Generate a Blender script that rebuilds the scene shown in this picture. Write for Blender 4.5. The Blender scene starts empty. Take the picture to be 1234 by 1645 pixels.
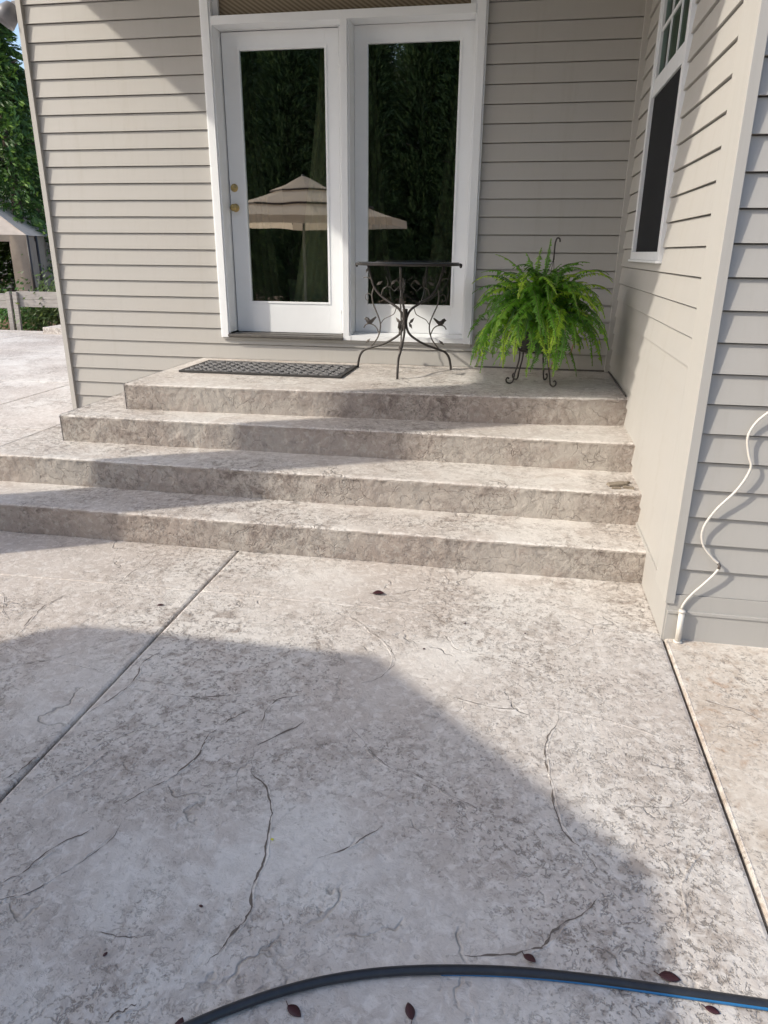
import bpy, bmesh, math, random
from mathutils import Vector, Matrix, noise
random.seed(7)
R = math.radians
S = bpy.context.scene
COL = S.collection

# ------------------------------------------------------------------ camera
cam_d = bpy.data.cameras.new("camera"); cam = bpy.data.objects.new("camera", cam_d); COL.objects.link(cam); S.camera = cam
ya, pi_, ro = -0.17749674, 0.34942508, 0.00903319
B = Matrix(((1, 0, 0), (0, 0, -1), (0, 1, 0)))
Yw = Matrix(((math.cos(ya), -math.sin(ya), 0), (math.sin(ya), math.cos(ya), 0), (0, 0, 1)))
Pm = Matrix(((1, 0, 0), (0, math.cos(pi_), -math.sin(pi_)), (0, math.sin(pi_), math.cos(pi_))))
Gm = Matrix(((math.cos(ro), -math.sin(ro), 0), (math.sin(ro), math.cos(ro), 0), (0, 0, 1)))
W2C = Gm @ Pm @ B @ Yw
C2W = W2C.transposed()
M3 = C2W @ Matrix(((1, 0, 0), (0, -1, 0), (0, 0, -1)))
cam.matrix_world = Matrix.Translation((-0.72705, -5.90541, 1.59905)) @ M3.to_4x4()
cam_d.sensor_fit = 'VERTICAL'; cam_d.sensor_height = 36; cam_d.lens = 36 * 1148.65 / 1645
cam_d.clip_start = 0.05; cam_d.clip_end = 600

# ------------------------------------------------------------------ light
SUN = Vector((1, .52, -.84)).normalized()
w = bpy.data.worlds.new("World"); S.world = w; w.use_nodes = True
nt = w.node_tree; bg = nt.nodes['Background']
sky = nt.nodes.new('ShaderNodeTexSky'); sky.sky_type = 'NISHITA'; sky.sun_disc = False
sky.sun_elevation = math.asin(-SUN.z); sky.sun_rotation = math.atan2(-SUN.x, -SUN.y)
sky.air_density = 1.0; sky.dust_density = 2.2; sky.ozone_density = 1.3
nt.links.new(sky.outputs[0], bg.inputs[0]); bg.inputs[1].default_value = 0.15
ld = bpy.data.lights.new("sun", 'SUN'); ld.energy = 2.2; ld.angle = R(1.0); ld.color = (1.0, .925, .80)
lo = bpy.data.objects.new("sun", ld); COL.objects.link(lo); lo.rotation_euler = SUN.to_track_quat('-Z', 'Y').to_euler(); lo.location = (-10, -5, 12)
S.view_settings.view_transform = 'Standard'; S.view_settings.look = 'None'; S.view_settings.gamma = 1
S.view_settings.exposure = 0.74
S.cycles.max_bounces = 8; S.cycles.transparent_max_bounces = 12

# ------------------------------------------------------------------ materials
def mat(name, base=(.5, .5, .5), rough=.6, metal=0, spec=None):
    m = bpy.data.materials.new(name); m.use_nodes = True
    b = m.node_tree.nodes['Principled BSDF']
    b.inputs['Base Color'].default_value = (*base, 1); b.inputs['Roughness'].default_value = rough; b.inputs['Metallic'].default_value = metal
    if spec is not None: b.inputs['Specular IOR Level'].default_value = spec
    return m
class N:
    def __init__(s, m): s.nt = m.node_tree; s.b = s.nt.nodes['Principled BSDF']
    def new(s, t, **k):
        n = s.nt.nodes.new(t)
        for a, v in k.items(): setattr(n, a, v)
        return n
    def L(s, a, b): s.nt.links.new(a, b)
    def coord(s, scale=(1, 1, 1)):
        t = s.new('ShaderNodeTexCoord'); mp = s.new('ShaderNodeMapping'); mp.inputs['Scale'].default_value = scale
        s.L(t.outputs['Object'], mp.inputs[0]); return mp.outputs[0]
    def noise(s, v, sc, det=4, rough=.55, dist=0):
        n = s.new('ShaderNodeTexNoise'); n.inputs['Scale'].default_value = sc; n.inputs['Detail'].default_value = det
        n.inputs['Roughness'].default_value = rough; n.inputs['Distortion'].default_value = dist; s.L(v, n.inputs['Vector']); return n.outputs[0]
    def ramp(s, f, pts):
        r = s.new('ShaderNodeValToRGB'); e = r.color_ramp.elements
        while len(e) < len(pts): e.new(.5)
        for i, (p, c) in enumerate(pts):
            e[i].position = p; e[i].color = (c, c, c, 1) if isinstance(c, (int, float)) else (*c, 1)
        s.L(f, r.inputs[0]); return r.outputs[0]
    def mix(s, f, a, b, mode='MIX'):
        n = s.new('ShaderNodeMix', data_type='RGBA', blend_type=mode)
        for i, x in ((0, f), (6, a), (7, b)):
            if isinstance(x, (int, float)): n.inputs[i].default_value = x
            elif isinstance(x, tuple): n.inputs[i].default_value = (*x, 1)
            else: s.L(x, n.inputs[i])
        return n.outputs[2]
    def math(s, op, a, b=0.0):
        n = s.new('ShaderNodeMath', operation=op)
        for i, x in enumerate((a, b)):
            if isinstance(x, (int, float)): n.inputs[i].default_value = x
            else: s.L(x, n.inputs[i])
        return n.outputs[0]
    def bump(s, h, strength=.3, dist=.01):
        n = s.new('ShaderNodeBump'); n.inputs['Strength'].default_value = strength; n.inputs['Distance'].default_value = dist
        s.L(h, n.inputs['Height']); s.L(n.outputs[0], s.b.inputs['Normal'])
    def color(s, c): s.L(c, s.b.inputs['Base Color'])
    def rough(s, c): s.L(c, s.b.inputs['Roughness'])

def concrete(name, light, mid, dark, speck=(.17, .145, .125), speckamt=1.0, veins=1.0, bumpd=.006, warmspot=0.0, blot=11, vsc=1.5, vm=(.54, .62)):
    m = mat(name, light, .72); n = N(m); v = n.coord()
    big = n.noise(v, .95, 4, .55, .5); med = n.noise(v, 3.4, 6, .60, 1.2); fine = n.noise(v, 26, 5, .62, .6); md2 = n.noise(v, blot, 5, .66, .9)
    zone = n.ramp(n.noise(v, 1.25, 4, .6, .6), [(.40, 0.0), (.60, 1.0)])
    c = n.mix(n.ramp(big, [(.38, 0.0), (.62, 1.0)]), light, mid)
    c = n.mix(n.math('MULTIPLY', n.ramp(med, [(.50, 0.0), (.60, 1.0)]), .70), c, mid)
    c = n.mix(n.math('MULTIPLY', n.math('MULTIPLY', n.ramp(md2, [(.50, 0.0), (.62, 1.0)]), n.math('ADD', n.math('MULTIPLY', zone, .75), .18)), .85), c, dark)
    c = n.mix(n.math('MULTIPLY', n.ramp(fine, [(.38, 1.0), (.50, 0.0)]), .5), c, (light[0] * 1.15, light[1] * 1.15, light[2] * 1.16))
    # short wormy pits gathered in patches
    w1 = n.noise(v, 44, 3, .6, .7); ridge = n.math('ABSOLUTE', n.math('SUBTRACT', w1, .5))
    worm = n.ramp(ridge, [(.015, 1.0), (.07, 0.0)])
    mk = n.ramp(n.noise(v, 27, 3, .65), [(.50, 0.0), (.58, 1.0)])
    mk2 = n.math('ADD', n.math('MULTIPLY', zone, .85), .15)
    pit = n.ramp(n.noise(v, 62, 3, .65), [(.56, 0.0), (.66, 1.0)])
    pit2 = n.math('MULTIPLY', n.ramp(n.noise(v, 31, 2, .5), [(.66, 0.0), (.70, 1.0)]), 1.0)
    sp = n.math('MINIMUM', n.math('ADD', n.math('MULTIPLY', worm, mk), n.math('MULTIPLY', pit, .95)), 1.0)
    sp = n.math('MINIMUM', n.math('ADD', n.math('MULTIPLY', n.math('MULTIPLY', sp, mk2), speckamt), n.math('MULTIPLY', pit2, .3)), 1.0)
    c = n.mix(n.math('MULTIPLY', sp, .74), c, speck)
    # thin stamped vein lines
    dv = n.new('ShaderNodeTexNoise'); dv.inputs['Scale'].default_value = 2.6; dv.inputs['Detail'].default_value = 5; n.L(v, dv.inputs['Vector'])
    add = n.new('ShaderNodeMix', data_type='RGBA', blend_type='LINEAR_LIGHT'); add.inputs[0].default_value = .38
    n.L(v, add.inputs[6]); n.L(dv.outputs['Color'], add.inputs[7])
    vo = n.new('ShaderNodeTexVoronoi', feature='DISTANCE_TO_EDGE'); vo.inputs['Scale'].default_value = vsc; n.L(add.outputs[2], vo.inputs['Vector'])
    vein = n.math('MULTIPLY', n.ramp(vo.outputs['Distance'], [(.002, 1.0), (.012, 0.0)]), n.ramp(n.noise(v, 2.9, 3, .6), [(vm[0], 0.0), (vm[1], 1.0)]))
    vein = n.math('MULTIPLY', vein, veins)
    c = n.mix(n.math('MULTIPLY', vein, .5), c, speck)
    if warmspot:
        c = n.mix(n.math('MULTIPLY', n.ramp(n.noise(v, 9, 4, .7, .6), [(.56, 0.0), (.68, 1.0)]), warmspot), c, (.36, .22, .13))
    n.color(c)
    h = n.math('SUBTRACT', n.math('ADD', n.math('MULTIPLY', med, .9), n.math('MULTIPLY', fine, .5)), n.math('ADD', n.math('MULTIPLY', sp, .35), n.math('MULTIPLY', vein, .7)))
    n.bump(h, .7, bumpd)
    n.rough(n.ramp(fine, [(.3, .55), (.7, .82)]))
    return m
M = {}
M['patio'] = concrete('stamped_concrete', (.655, .625, .585), (.515, .462, .418), (.315, .268, .232), speckamt=.95, bumpd=.011)
M['patio_side'] = concrete('stamped_concrete_rusty', (.66, .62, .56), (.56, .49, .42), (.40, .32, .25), warmspot=.6)
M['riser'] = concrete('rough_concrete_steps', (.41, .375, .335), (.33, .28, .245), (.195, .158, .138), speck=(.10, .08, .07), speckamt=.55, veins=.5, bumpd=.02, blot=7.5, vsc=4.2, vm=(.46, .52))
M['groove'] = mat('groove_dirt', (.15, .125, .105), .9)
M['joint'] = mat('joint_gap', (.07, .055, .045), .95)

def siding_mat(name, c0):
    m = mat(name, c0, .55); n = N(m)
    v = n.coord((60, 60, 1.6)); g = n.noise(v, 1.0, 3, .6)
    v2 = n.coord(); big = n.noise(v2, 1.6, 4, .6)
    c = n.mix(n.math('MULTIPLY', n.ramp(g, [(.55, 0.0), (.75, 1.0)]), .20), c0, tuple(x * .86 for x in c0))
    c = n.mix(n.math('MULTIPLY', n.ramp(big, [(.35, 0.0), (.7, 1.0)]), .16), c, (c0[0] * 1.04, c0[1] * .97, c0[2] * .87))
    v3 = n.coord((9, 9, .5)); st = n.noise(v3, 1.3, 5, .7)
    c = n.mix(n.math('MULTIPLY', n.ramp(st, [(.54, 0.0), (.68, 1.0)]), .22), c, (c0[0] * .80, c0[1] * .76, c0[2] * .70))
    n.color(c); n.bump(g, .10, .002)
    n.rough(n.ramp(big, [(.3, .48), (.7, .62)])); return m
M['siding'] = siding_mat('painted_siding', (.420, .408, .386))
M['trim'] = siding_mat('painted_trim', (.442, .430, .405))
def worn(name, c0, c1, rough=.45, sc=7, amt=.3):
    m = mat(name, c0, rough); n = N(m); v = n.coord(); f = n.noise(v, sc, 5, .65)
    n.color(n.mix(n.math('MULTIPLY', n.ramp(f, [(.45, 0.0), (.75, 1.0)]), amt), c0, c1)); n.bump(f, .06, .003); return m
M['white'] = worn('white_door_paint', (.82, .84, .86), (.72, .73, .75), .38, 5, .25)
M['vinyl'] = worn('white_vinyl', (.74, .76, .78), (.60, .61, .62), .4, 9, .3)
M['threshold'] = worn('bronze_threshold', (.09, .085, .08), (.17, .15, .13), .5, 20, .6)
M['brass'] = worn('aged_brass', (.50, .38, .17), (.26, .19, .08), .32, 90, .6); M['brass'].node_tree.nodes['Principled BSDF'].inputs['Metallic'].default_value = .9
M['dark'] = mat('dark_room', (.32, .30, .26), .9)
M['floorwood'] = worn('room_floor', (.16, .10, .06), (.09, .06, .04), .4, 8, .5)
def glass_mat(name, refl, tint, rough=.0, wav=.0, fres=1.0):
    m = bpy.data.materials.new(name); m.use_nodes = True; t = m.node_tree; t.nodes.clear()
    o = t.nodes.new('ShaderNodeOutputMaterial'); mx = t.nodes.new('ShaderNodeMixShader'); g = t.nodes.new('ShaderNodeBsdfGlossy'); tr = t.nodes.new('ShaderNodeBsdfTransparent')
    g.inputs['Roughness'].default_value = rough; g.inputs['Color'].default_value = (.96, 1, .98, 1); tr.inputs['Color'].default_value = (*tint, 1)
    lw = t.nodes.new('ShaderNodeFresnel'); lw.inputs[0].default_value = 1.5
    ad = t.nodes.new('ShaderNodeMath'); ad.operation = 'MULTIPLY_ADD'; ad.use_clamp = True; ad.inputs[1].default_value = fres; ad.inputs[2].default_value = refl
    t.links.new(lw.outputs[0], ad.inputs[0]); t.links.new(ad.outputs[0], mx.inputs[0]); t.links.new(tr.outputs[0], mx.inputs[1]); t.links.new(g.outputs[0], mx.inputs[2]); t.links.new(mx.outputs[0], o.inputs[0])
    if wav:
        tc = t.nodes.new('ShaderNodeTexCoord'); nz = t.nodes.new('ShaderNodeTexNoise'); nz.inputs['Scale'].default_value = 2.2; nz.inputs['Detail'].default_value = 1
        b = t.nodes.new('ShaderNodeBump'); b.inputs['Strength'].default_value = wav; b.inputs['Distance'].default_value = .004
        t.links.new(tc.outputs['Object'], nz.inputs['Vector']); t.links.new(nz.outputs[0], b.inputs['Height']); t.links.new(b.outputs[0], g.inputs['Normal'])
    return m
M['glass'] = glass_mat('coated_glass', .36, (.80, .84, .80), 0, .22)
M['glass2'] = glass_mat('window_glass', .02, (.30, .42, .36), fres=.25)
M['screen'] = mat('insect_screen', (.010, .011, .014), .6, 0, .15)
M['shade'] = None
m = mat('ribbed_brown', (.20, .16, .11), .8); n = N(m)
wv = n.new('ShaderNodeTexWave', bands_direction='DIAGONAL'); wv.inputs['Scale'].default_value = 14; wv.inputs['Distortion'].default_value = .2
n.L(n.coord((1, 1, 1.6)), wv.inputs['Vector']); n.color(n.mix(wv.outputs[0], (.13, .105, .07), (.27, .22, .155))); M['shade'] = m
def fabric(name, a, b, sc=120):
    m = mat(name, a, .9); n = N(m); f = n.noise(n.coord(), 5, 5, .6); n.color(n.mix(n.ramp(f, [(.35, 0.0), (.7, 1.0)]), a, b)); n.bump(n.noise(n.coord(), sc, 2), .2, .002); return m
M['curtain'] = fabric('green_curtain', (.17, .17, .09), (.13, .13, .07))
M['sunlitcurtain'] = fabric('sunlit_green_curtain', (.62, .62, .38), (.52, .52, .30)); M['pillow'] = fabric('pale_green_pillow', (.62, .64, .40), (.50, .52, .32)); M['pillow2'] = fabric('tan_pillow', (.70, .48, .32), (.6, .42, .28))
M['sofa'] = fabric('brown_sofa', (.10, .07, .05), (.07, .05, .04))
M['canopy'] = fabric('tan_canopy', (.68, .56, .45), (.62, .51, .40)); M['canopy_dark'] = fabric('brown_canopy_trim', (.10, .065, .05), (.07, .05, .04))
for k_, tw in (('canopy', .38),):
    t = M[k_].node_tree; tl = t.nodes.new('ShaderNodeBsdfTranslucent'); mx = t.nodes.new('ShaderNodeMixShader'); mx.inputs[0].default_value = tw * 1.4; tl.inputs[0].default_value = (.72, .60, .48, 1)
    t.links.new(t.nodes['Principled BSDF'].outputs[0], mx.inputs[1]); t.links.new(tl.outputs[0], mx.inputs[2]); t.links.new(mx.outputs[0], t.nodes['Material Output'].inputs[0])
M['tarp'] = fabric('tan_tarp', (.38, .31, .24), (.31, .25, .195), 60); M['tarp_roof'] = fabric('pale_tarp', (.50, .43, .365), (.42, .36, .30), 60)
M['iron'] = worn('wrought_iron', (.030, .026, .024), (.075, .055, .045), .5, 60, .7)
M['ironlight'] = worn('weathered_iron', (.09, .08, .072), (.15, .12, .10), .5, 60, .7)
M['slate'] = worn('dark_tabletop', (.05, .055, .065), (.09, .09, .10), .25, 30, .5)
M['rubber'] = worn('mat_rubber', (.035, .033, .032), (.07, .065, .06), .6, 40, .7)
M['rubber_worn'] = worn('mat_scroll_worn', (.15, .148, .15), (.24, .23, .225), .6, 60, .7)
M['hose'] = worn('hose_rubber', (.022, .025, .032), (.05, .05, .055), .35, 40, .5)
M['hoseblue'] = mat('hose_blue_stripe', (.02, .16, .38), .4)
M['dryfrond'] = worn('dry_frond', (.38, .20, .12), (.25, .13, .07), .8, 40, .6)
M['cable'] = worn('ivory_cable', (.70, .66, .60), (.52, .48, .42), .45, 30, .5)
M['redleaf'] = worn('dry_red_leaf', (.055, .016, .020), (.030, .012, .014), .55, 60, .7)
M['bark'] = worn('bark', (.11, .08, .06), (.05, .04, .03), .9, 14, .8)
M['board'] = None
m = mat('weathered_board', (.3, .28, .26), .85); n = N(m); f = n.noise(n.coord((2, 2, 26)), 2.0, 5, .65)
n.color(n.mix(n.ramp(f, [(.3, 0.0), (.7, 1.0)]), (.22, .20, .185), (.40, .375, .35))); n.bump(f, .3, .006); M['board'] = m
M['rock'] = worn('rock', (.16, .16, .165), (.07, .07, .07), .9, 5, .9)
M['woodchip'] = worn('grey_wood_chip', (.27, .23, .18), (.16, .13, .10), .85, 40, .8)
M['steel'] = worn('grey_lamp_metal', (.22, .22, .24), (.13, .13, .14), .4, 12, .4)
M['roofing'] = worn('asphalt_shingle', (.10, .095, .09), (.05, .05, .05), .95, 30, .8)
m = mat('mulch', (.10, .05, .03), .95); n = N(m); f = n.noise(n.coord(), 18, 6, .7); n.color(n.ramp(f, [(.3, (.05, .03, .02)), (.5, (.20, .10, .06)), (.7, (.05, .09, .025))])); n.bump(f, .8, .03); M['ground'] = m
def leafmat(name, a, b, c, trans=.25):
    m = mat(name, a, .55); n = N(m)
    at = n.new('ShaderNodeAttribute'); at.attribute_name = 'tint'
    n.color(n.ramp(at.outputs['Fac'], [(0.0, a), (.5, b), (1.0, c)])); m.node_tree.nodes['Principled BSDF'].inputs['Roughness'].default_value = .5
    t = m.node_tree; o = t.nodes['Material Output']; tl = t.nodes.new('ShaderNodeBsdfTranslucent'); mx = t.nodes.new('ShaderNodeMixShader'); mx.inputs[0].default_value = trans
    rp = [q for q in t.nodes if q.type == 'VALTORGB'][0]; t.links.new(rp.outputs[0], tl.inputs['Color'])
    t.links.new(n.b.outputs[0], mx.inputs[1]); t.links.new(tl.outputs[0], mx.inputs[2]); t.links.new(mx.outputs[0], o.inputs[0]); return m
M['fern'] = leafmat('fern_leaf', (.045, .13, .030), (.17, .41, .035), (.50, .70, .06), .42)
M['conifer'] = leafmat('conifer_needles', (.034, .058, .022), (.085, .135, .038), (.20, .27, .075), .33)
M['conifer2'] = leafmat('bright_conifer_needles', (.030, .070, .020), (.08, .17, .030), (.24, .38, .06), .30)  # brighter green needles for the conifer at the far left
M['decid'] = leafmat('broad_leaves', (.05, .12, .03), (.09, .22, .05), (.18, .34, .08), .3)

# ------------------------------------------------------------------ mesh helpers
class MB:
    def __init__(s): s.v = []; s.f = []; s.t = []
    def add(s, vs, fs, tint=None):
        o = len(s.v); s.v += [tuple(p) for p in vs]; s.f += [tuple(i + o for i in f) for f in fs]
        if tint is not None: s.t += [tint] * len(vs)
        return s
    def box(s, x0, x1, y0, y1, z0, z1, rot=None, piv=None):
        vs = [Vector((x, y, z)) for x in (x0, x1) for y in (y0, y1) for z in (z0, z1)]
        if rot is not None:
            pv = Vector(piv) if piv else Vector(((x0 + x1) / 2, (y0 + y1) / 2, (z0 + z1) / 2)); vs = [rot @ (p - pv) + pv for p in vs]
        return s.add(vs, [(0, 1, 3, 2), (4, 6, 7, 5), (0, 4, 5, 1), (2, 3, 7, 6), (0, 2, 6, 4), (1, 5, 7, 3)])
    def tube(s, pts, r, n=8, cap=True):
        pts = [Vector(p) for p in pts]; k = len(pts)
        rs = r if isinstance(r, (list, tuple)) else [r] * k
        t0 = (pts[1] - pts[0]).normalized(); a = Vector((0, 0, 1)) if abs(t0.z) < .9 else Vector((1, 0, 0))
        u = t0.cross(a).normalized(); vs = []; fs = []
        for i, p in enumerate(pts):
            t = (pts[min(i + 1, k - 1)] - pts[max(i - 1, 0)]).normalized()
            u = (u - t * u.dot(t)); u = u.normalized() if u.length > 1e-6 else t.orthogonal().normalized(); wv = t.cross(u)
            for j in range(n):
                an = 2 * math.pi * j / n; vs.append(p + (u * math.cos(an) + wv * math.sin(an)) * rs[i])
        for i in range(k - 1):
            for j in range(n): fs.append((i * n + j, i * n + (j + 1) % n, (i + 1) * n + (j + 1) % n, (i + 1) * n + j))
        if cap: fs += [tuple(reversed(range(n))), tuple((k - 1) * n + j for j in range(n))]
        return s.add(vs, fs)
    def lathe(s, prof, c=(0, 0, 0), n=24, ax=None, cap=True):
        c = Vector(c); q = ax if ax is not None else Matrix.Identity(3); vs = []; fs = []
        for r, z in prof:
            for j in range(n): a = 2 * math.pi * j / n; vs.append(c + q @ Vector((r * math.cos(a), r * math.sin(a), z)))
        k = len(prof)
        for i in range(k - 1):
            for j in range(n): fs.append((i * n + j, i * n + (j + 1) % n, (i + 1) * n + (j + 1) % n, (i + 1) * n + j))
        if cap: fs += [tuple(reversed(range(n))), tuple((k - 1) * n + j for j in range(n))]
        return s.add(vs, fs)
    def build(s, name, m, parent=None, smooth=False, bevel=0, mats=None):
        me = bpy.data.meshes.new(name); me.from_pydata(s.v, [], s.f); me.update()
        if s.t:
            at = me.attributes.new('tint', 'FLOAT', 'POINT'); at.data.foreach_set('value', s.t)
        me.materials.append(m)
        if smooth: me.polygons.foreach_set('use_smooth', [True] * len(me.polygons))
        o = bpy.data.objects.new(name, me); COL.objects.link(o)
        if parent: o.parent = parent
        if bevel:
            b = o.modifiers.new('bevel', 'BEVEL'); b.width = bevel; b.segments = 2; b.limit_method = 'ANGLE'; b.angle_limit = R(40)
        return o
def tag(o, label=None, cat=None, group=None, kind=None):
    if label: o['label'] = label
    if cat: o['category'] = cat
    if group: o['group'] = group
    if kind: o['kind'] = kind
    return o
def empty(name, loc, label, cat, group=None):
    o = bpy.data.objects.new(name, None); COL.objects.link(o); o.location = loc; o.empty_display_size = .1
    return tag(o, label, cat, group)
def keep(o, parent):      # parent a part built in world coordinates to a placed thing
    o.parent = parent; o.matrix_parent_inverse = Matrix.Translation(parent.location).inverted(); return o
def smoothline(pts, n=8):
    P = [Vector(p) for p in pts]; P = [2 * P[0] - P[1]] + P + [2 * P[-1] - P[-2]]; out = []
    for i in range(1, len(P) - 2):
        a, b, c, d = P[i - 1:i + 3]
        for k in range(n):
            t = k / n; out.append(.5 * ((2 * b) + (c - a) * t + (2 * a - 5 * b + 4 * c - d) * t * t + (3 * b - a - 3 * c + d) * t ** 3))
    out.append(P[-2]); return out

# ================================================================== GROUND
g = MB(); g.add([(-300, -300, -.09), (300, -300, -.09), (300, 300, -.09), (-300, 300, -.09)], [(0, 1, 2, 3)])
tag(g.build('ground', M['ground']), kind='structure')
def slab(mb, x0, x1, y0, y1, z=0, b=.010):
    mb.add([(x0, y0, -.08), (x1, y0, -.08), (x1, y1, -.08), (x0, y1, -.08),
            (x0, y0, z - b), (x1, y0, z - b), (x1, y1, z - b), (x0, y1, z - b),
            (x0 + b * .35, y0 + b * .35, z - b * .3), (x1 - b * .35, y0 + b * .35, z - b * .3), (x1 - b * .35, y1 - b * .35, z - b * .3), (x0 + b * .35, y1 - b * .35, z - b * .3),
            (x0 + b * 1.3, y0 + b * 1.3, z), (x1 - b * 1.3, y0 + b * 1.3, z), (x1 - b * 1.3, y1 - b * 1.3, z), (x0 + b * 1.3, y1 - b * 1.3, z)],
           [(0, 1, 5, 4), (1, 2, 6, 5), (2, 3, 7, 6), (3, 0, 4, 7), (4, 5, 9, 8), (5, 6, 10, 9), (6, 7, 11, 10), (7, 4, 8, 11),
            (8, 9, 13, 12), (9, 10, 14, 13), (10, 11, 15, 14), (11, 8, 12, 15), (12, 13, 14, 15)])
G = .005
pm = MB()
xs = [-18.2, -14.2, -10.2, -6.2, -2.198, .004]
for i in range(len(xs) - 1):
    x0, x1 = xs[i], xs[i + 1]
    slab(pm, x0 + G, x1 - G, -9.5, (-.03 if x0 == -6.2 else -1.2) - G)
ys = [-1.2, 2.3, 4.9, 7.7]
for j in range(3):
    for i in range(4):
        if i < 3: slab(pm, xs[i] + G, xs[i + 1] - G, ys[j] + G, ys[j + 1] - G)
    slab(pm, -6.2 + G, -4.705, (ys[j] if j else -.03) + G, ys[j + 1] - G)
tag(pm.build('patio', M['patio']), kind='structure')
pm = MB(); slab(pm, .004 + G, 4.0, -9.5, -2.90); tag(pm.build('patio_strip', M['patio_side']), kind='structure')
pm = MB(); pm.add([(-18.3, -9.6, -.03), (4.1, -9.6, -.03), (4.1, 7.8, -.03), (-18.3, 7.8, -.03)], [(0, 1, 2, 3)])
tag(pm.build('patio_joints', M['joint']), kind='structure')

# hand-laid stamped grooves and ridges of the patio
CR = [([-1.517, -3.99], [-1.484, -4.111], [-1.42, -4.157], [-1.365, -4.257], [-1.342, -4.353], [-1.32, -4.442], [-1.321, -4.527], [-1.303, -4.612], [-1.318, -4.679], [-1.333, -4.733], [-1.353, -4.769]),
([-1.517, -3.99], [-1.449, -3.908], [-1.383, -3.805]),
([-1.674, -3.925], [-1.699, -3.974], [-1.694, -4.089], [-1.734, -4.189], [-1.793, -4.279], [-1.824, -4.345]), ([-1.84, -4.412], [-1.89, -4.476], [-1.938, -4.565], [-1.958, -4.618], [-1.987, -4.654]),
([-.479, -3.571], [-.501, -3.688], [-.531, -3.782], [-.53, -3.926], [-.514, -4.039], [-.504, -4.131], [-.472, -4.211], [-.432, -4.255], [-.403, -4.31]),
([-.406, -4.378], [-.447, -4.445], [-.501, -4.492], [-.537, -4.539], [-.576, -4.577], [-.629, -4.599], [-.717, -4.629], [-.776, -4.644]),
([-2.815, -3.033], [-2.849, -3.208], [-2.82, -3.386], [-2.793, -3.507]), ([-2.116, -3.44], [-2.147, -3.571], [-2.126, -3.661], [-2.132, -3.793], [-2.183, -3.942]),
([-1.993, -3.765], [-1.868, -3.762], [-1.731, -3.729], [-1.611, -3.68]), ([-1.409, -3.651], [-1.497, -3.689], [-1.538, -3.748], [-1.538, -3.835], [-1.519, -3.922]),
([-2.031, -3.215], [-1.892, -3.187], [-1.758, -3.146], [-1.669, -3.052]), ([-1.466, -4.886], [-1.486, -4.904], [-1.504, -4.925], [-1.517, -4.941]),
([-1.015, -4.254], [-1.063, -4.312], [-1.114, -4.369], [-1.184, -4.416]), ([-1.1, -2.985], [-1.017, -3.072], [-.943, -3.114], [-.879, -3.221], [-.693, -3.273], [-.566, -3.296], [-.445, -3.354]),
([.064, -3.395], [.125, -3.424], [.204, -3.458], [.264, -3.521]), ([-1.657, -4.734], [-1.607, -4.733], [-1.549, -4.731], [-1.508, -4.715]), ([-1.608, -3.791], [-1.654, -3.858], [-1.688, -3.892]),
([-2.21, -4.157], [-2.221, -4.222], [-2.232, -4.27], [-2.247, -4.31]), ([-.899, -3.552], [-.802, -3.584], [-.685, -3.601], [-.57, -3.589])]
WD = [3.6, 3.2, 3.4, 3.0, 2.6, 3.2, 2.0, 2.2, 1.6, 2.2, 1.5, 3.0, 2.6, 1.4, 2.4, 2.0, 2.2, 2.2, 1.5]
cm = MB(); rnd = random.Random(3)
def ribbon(mb, pts, wmax, z, jit=.006, step=.007):
    P = smoothline([(p[0], p[1], 0) for p in pts], 10); dense = []
    for a, b in zip(P, P[1:]):
        k = max(1, int((b - a).length / step)); dense += [a.lerp(b, i / k) for i in range(k)]
    sd = rnd.random() * 50; n_ = len(dense); vs = []; fs = []
    for i, p in enumerate(dense):
        t = (dense[min(i + 1, n_ - 1)] - dense[max(i - 1, 0)]); t = t.normalized() if t.length > 1e-9 else Vector((1, 0, 0)); nn = Vector((-t.y, t.x, 0))
        e = min(1, min(i, n_ - 1 - i) / (n_ * .22 + 1)); off = jit * 2.2 * noise.noise(Vector((i * .09, sd, 0))) + jit * .9 * noise.noise(Vector((i * .30, sd, 3))) + jit * .35 * noise.noise(Vector((i * .8, sd, 11)))
        ww = wmax * .00105 * (.15 + .85 * e) * max(.14, .62 + 1.4 * noise.noise(Vector((i * .22, sd, 7))))
        q = p + nn * off; vs += [(q.x + nn.x * ww, q.y + nn.y * ww, z), (q.x - nn.x * ww, q.y - nn.y * ww, z)]
    for i in range(n_ - 1): fs.append((2 * i, 2 * i + 1, 2 * i + 3, 2 * i + 2))
    mb.add(vs, fs)
lip = MB(); rs = random.Random(44)
for k_ in range(15):
    x_, y_ = rs.uniform(-3.6, -.3), rs.uniform(-5.3, -2.6)
    if k_ > 12: x_ = rs.uniform(.1, .5); y_ = rs.uniform(-4.6, -3.1)
    an_ = rs.choice([.5, .8, 2.2, 2.5, 1.4]) + rs.uniform(-.3, .3); L_ = [(x_, y_)]
    for j_ in range(rs.randint(5, 11)):
        an_ += rs.uniform(-.45, .45); nx_, ny_ = L_[-1][0] + math.cos(an_) * .085, L_[-1][1] + math.sin(an_) * .085
        if ny_ > -2.45 or (nx_ - .0) * (x_ - .0) < 0.003 or (nx_ + 2.2) * (x_ + 2.2) < .003 or (nx_ > 0 and ny_ > -3.0): break
        L_.append((nx_, ny_))
    if len(L_) > 3: CR.append(tuple(list(q_) for q_ in L_)); WD.append(rs.uniform(.8, 1.5))
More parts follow.
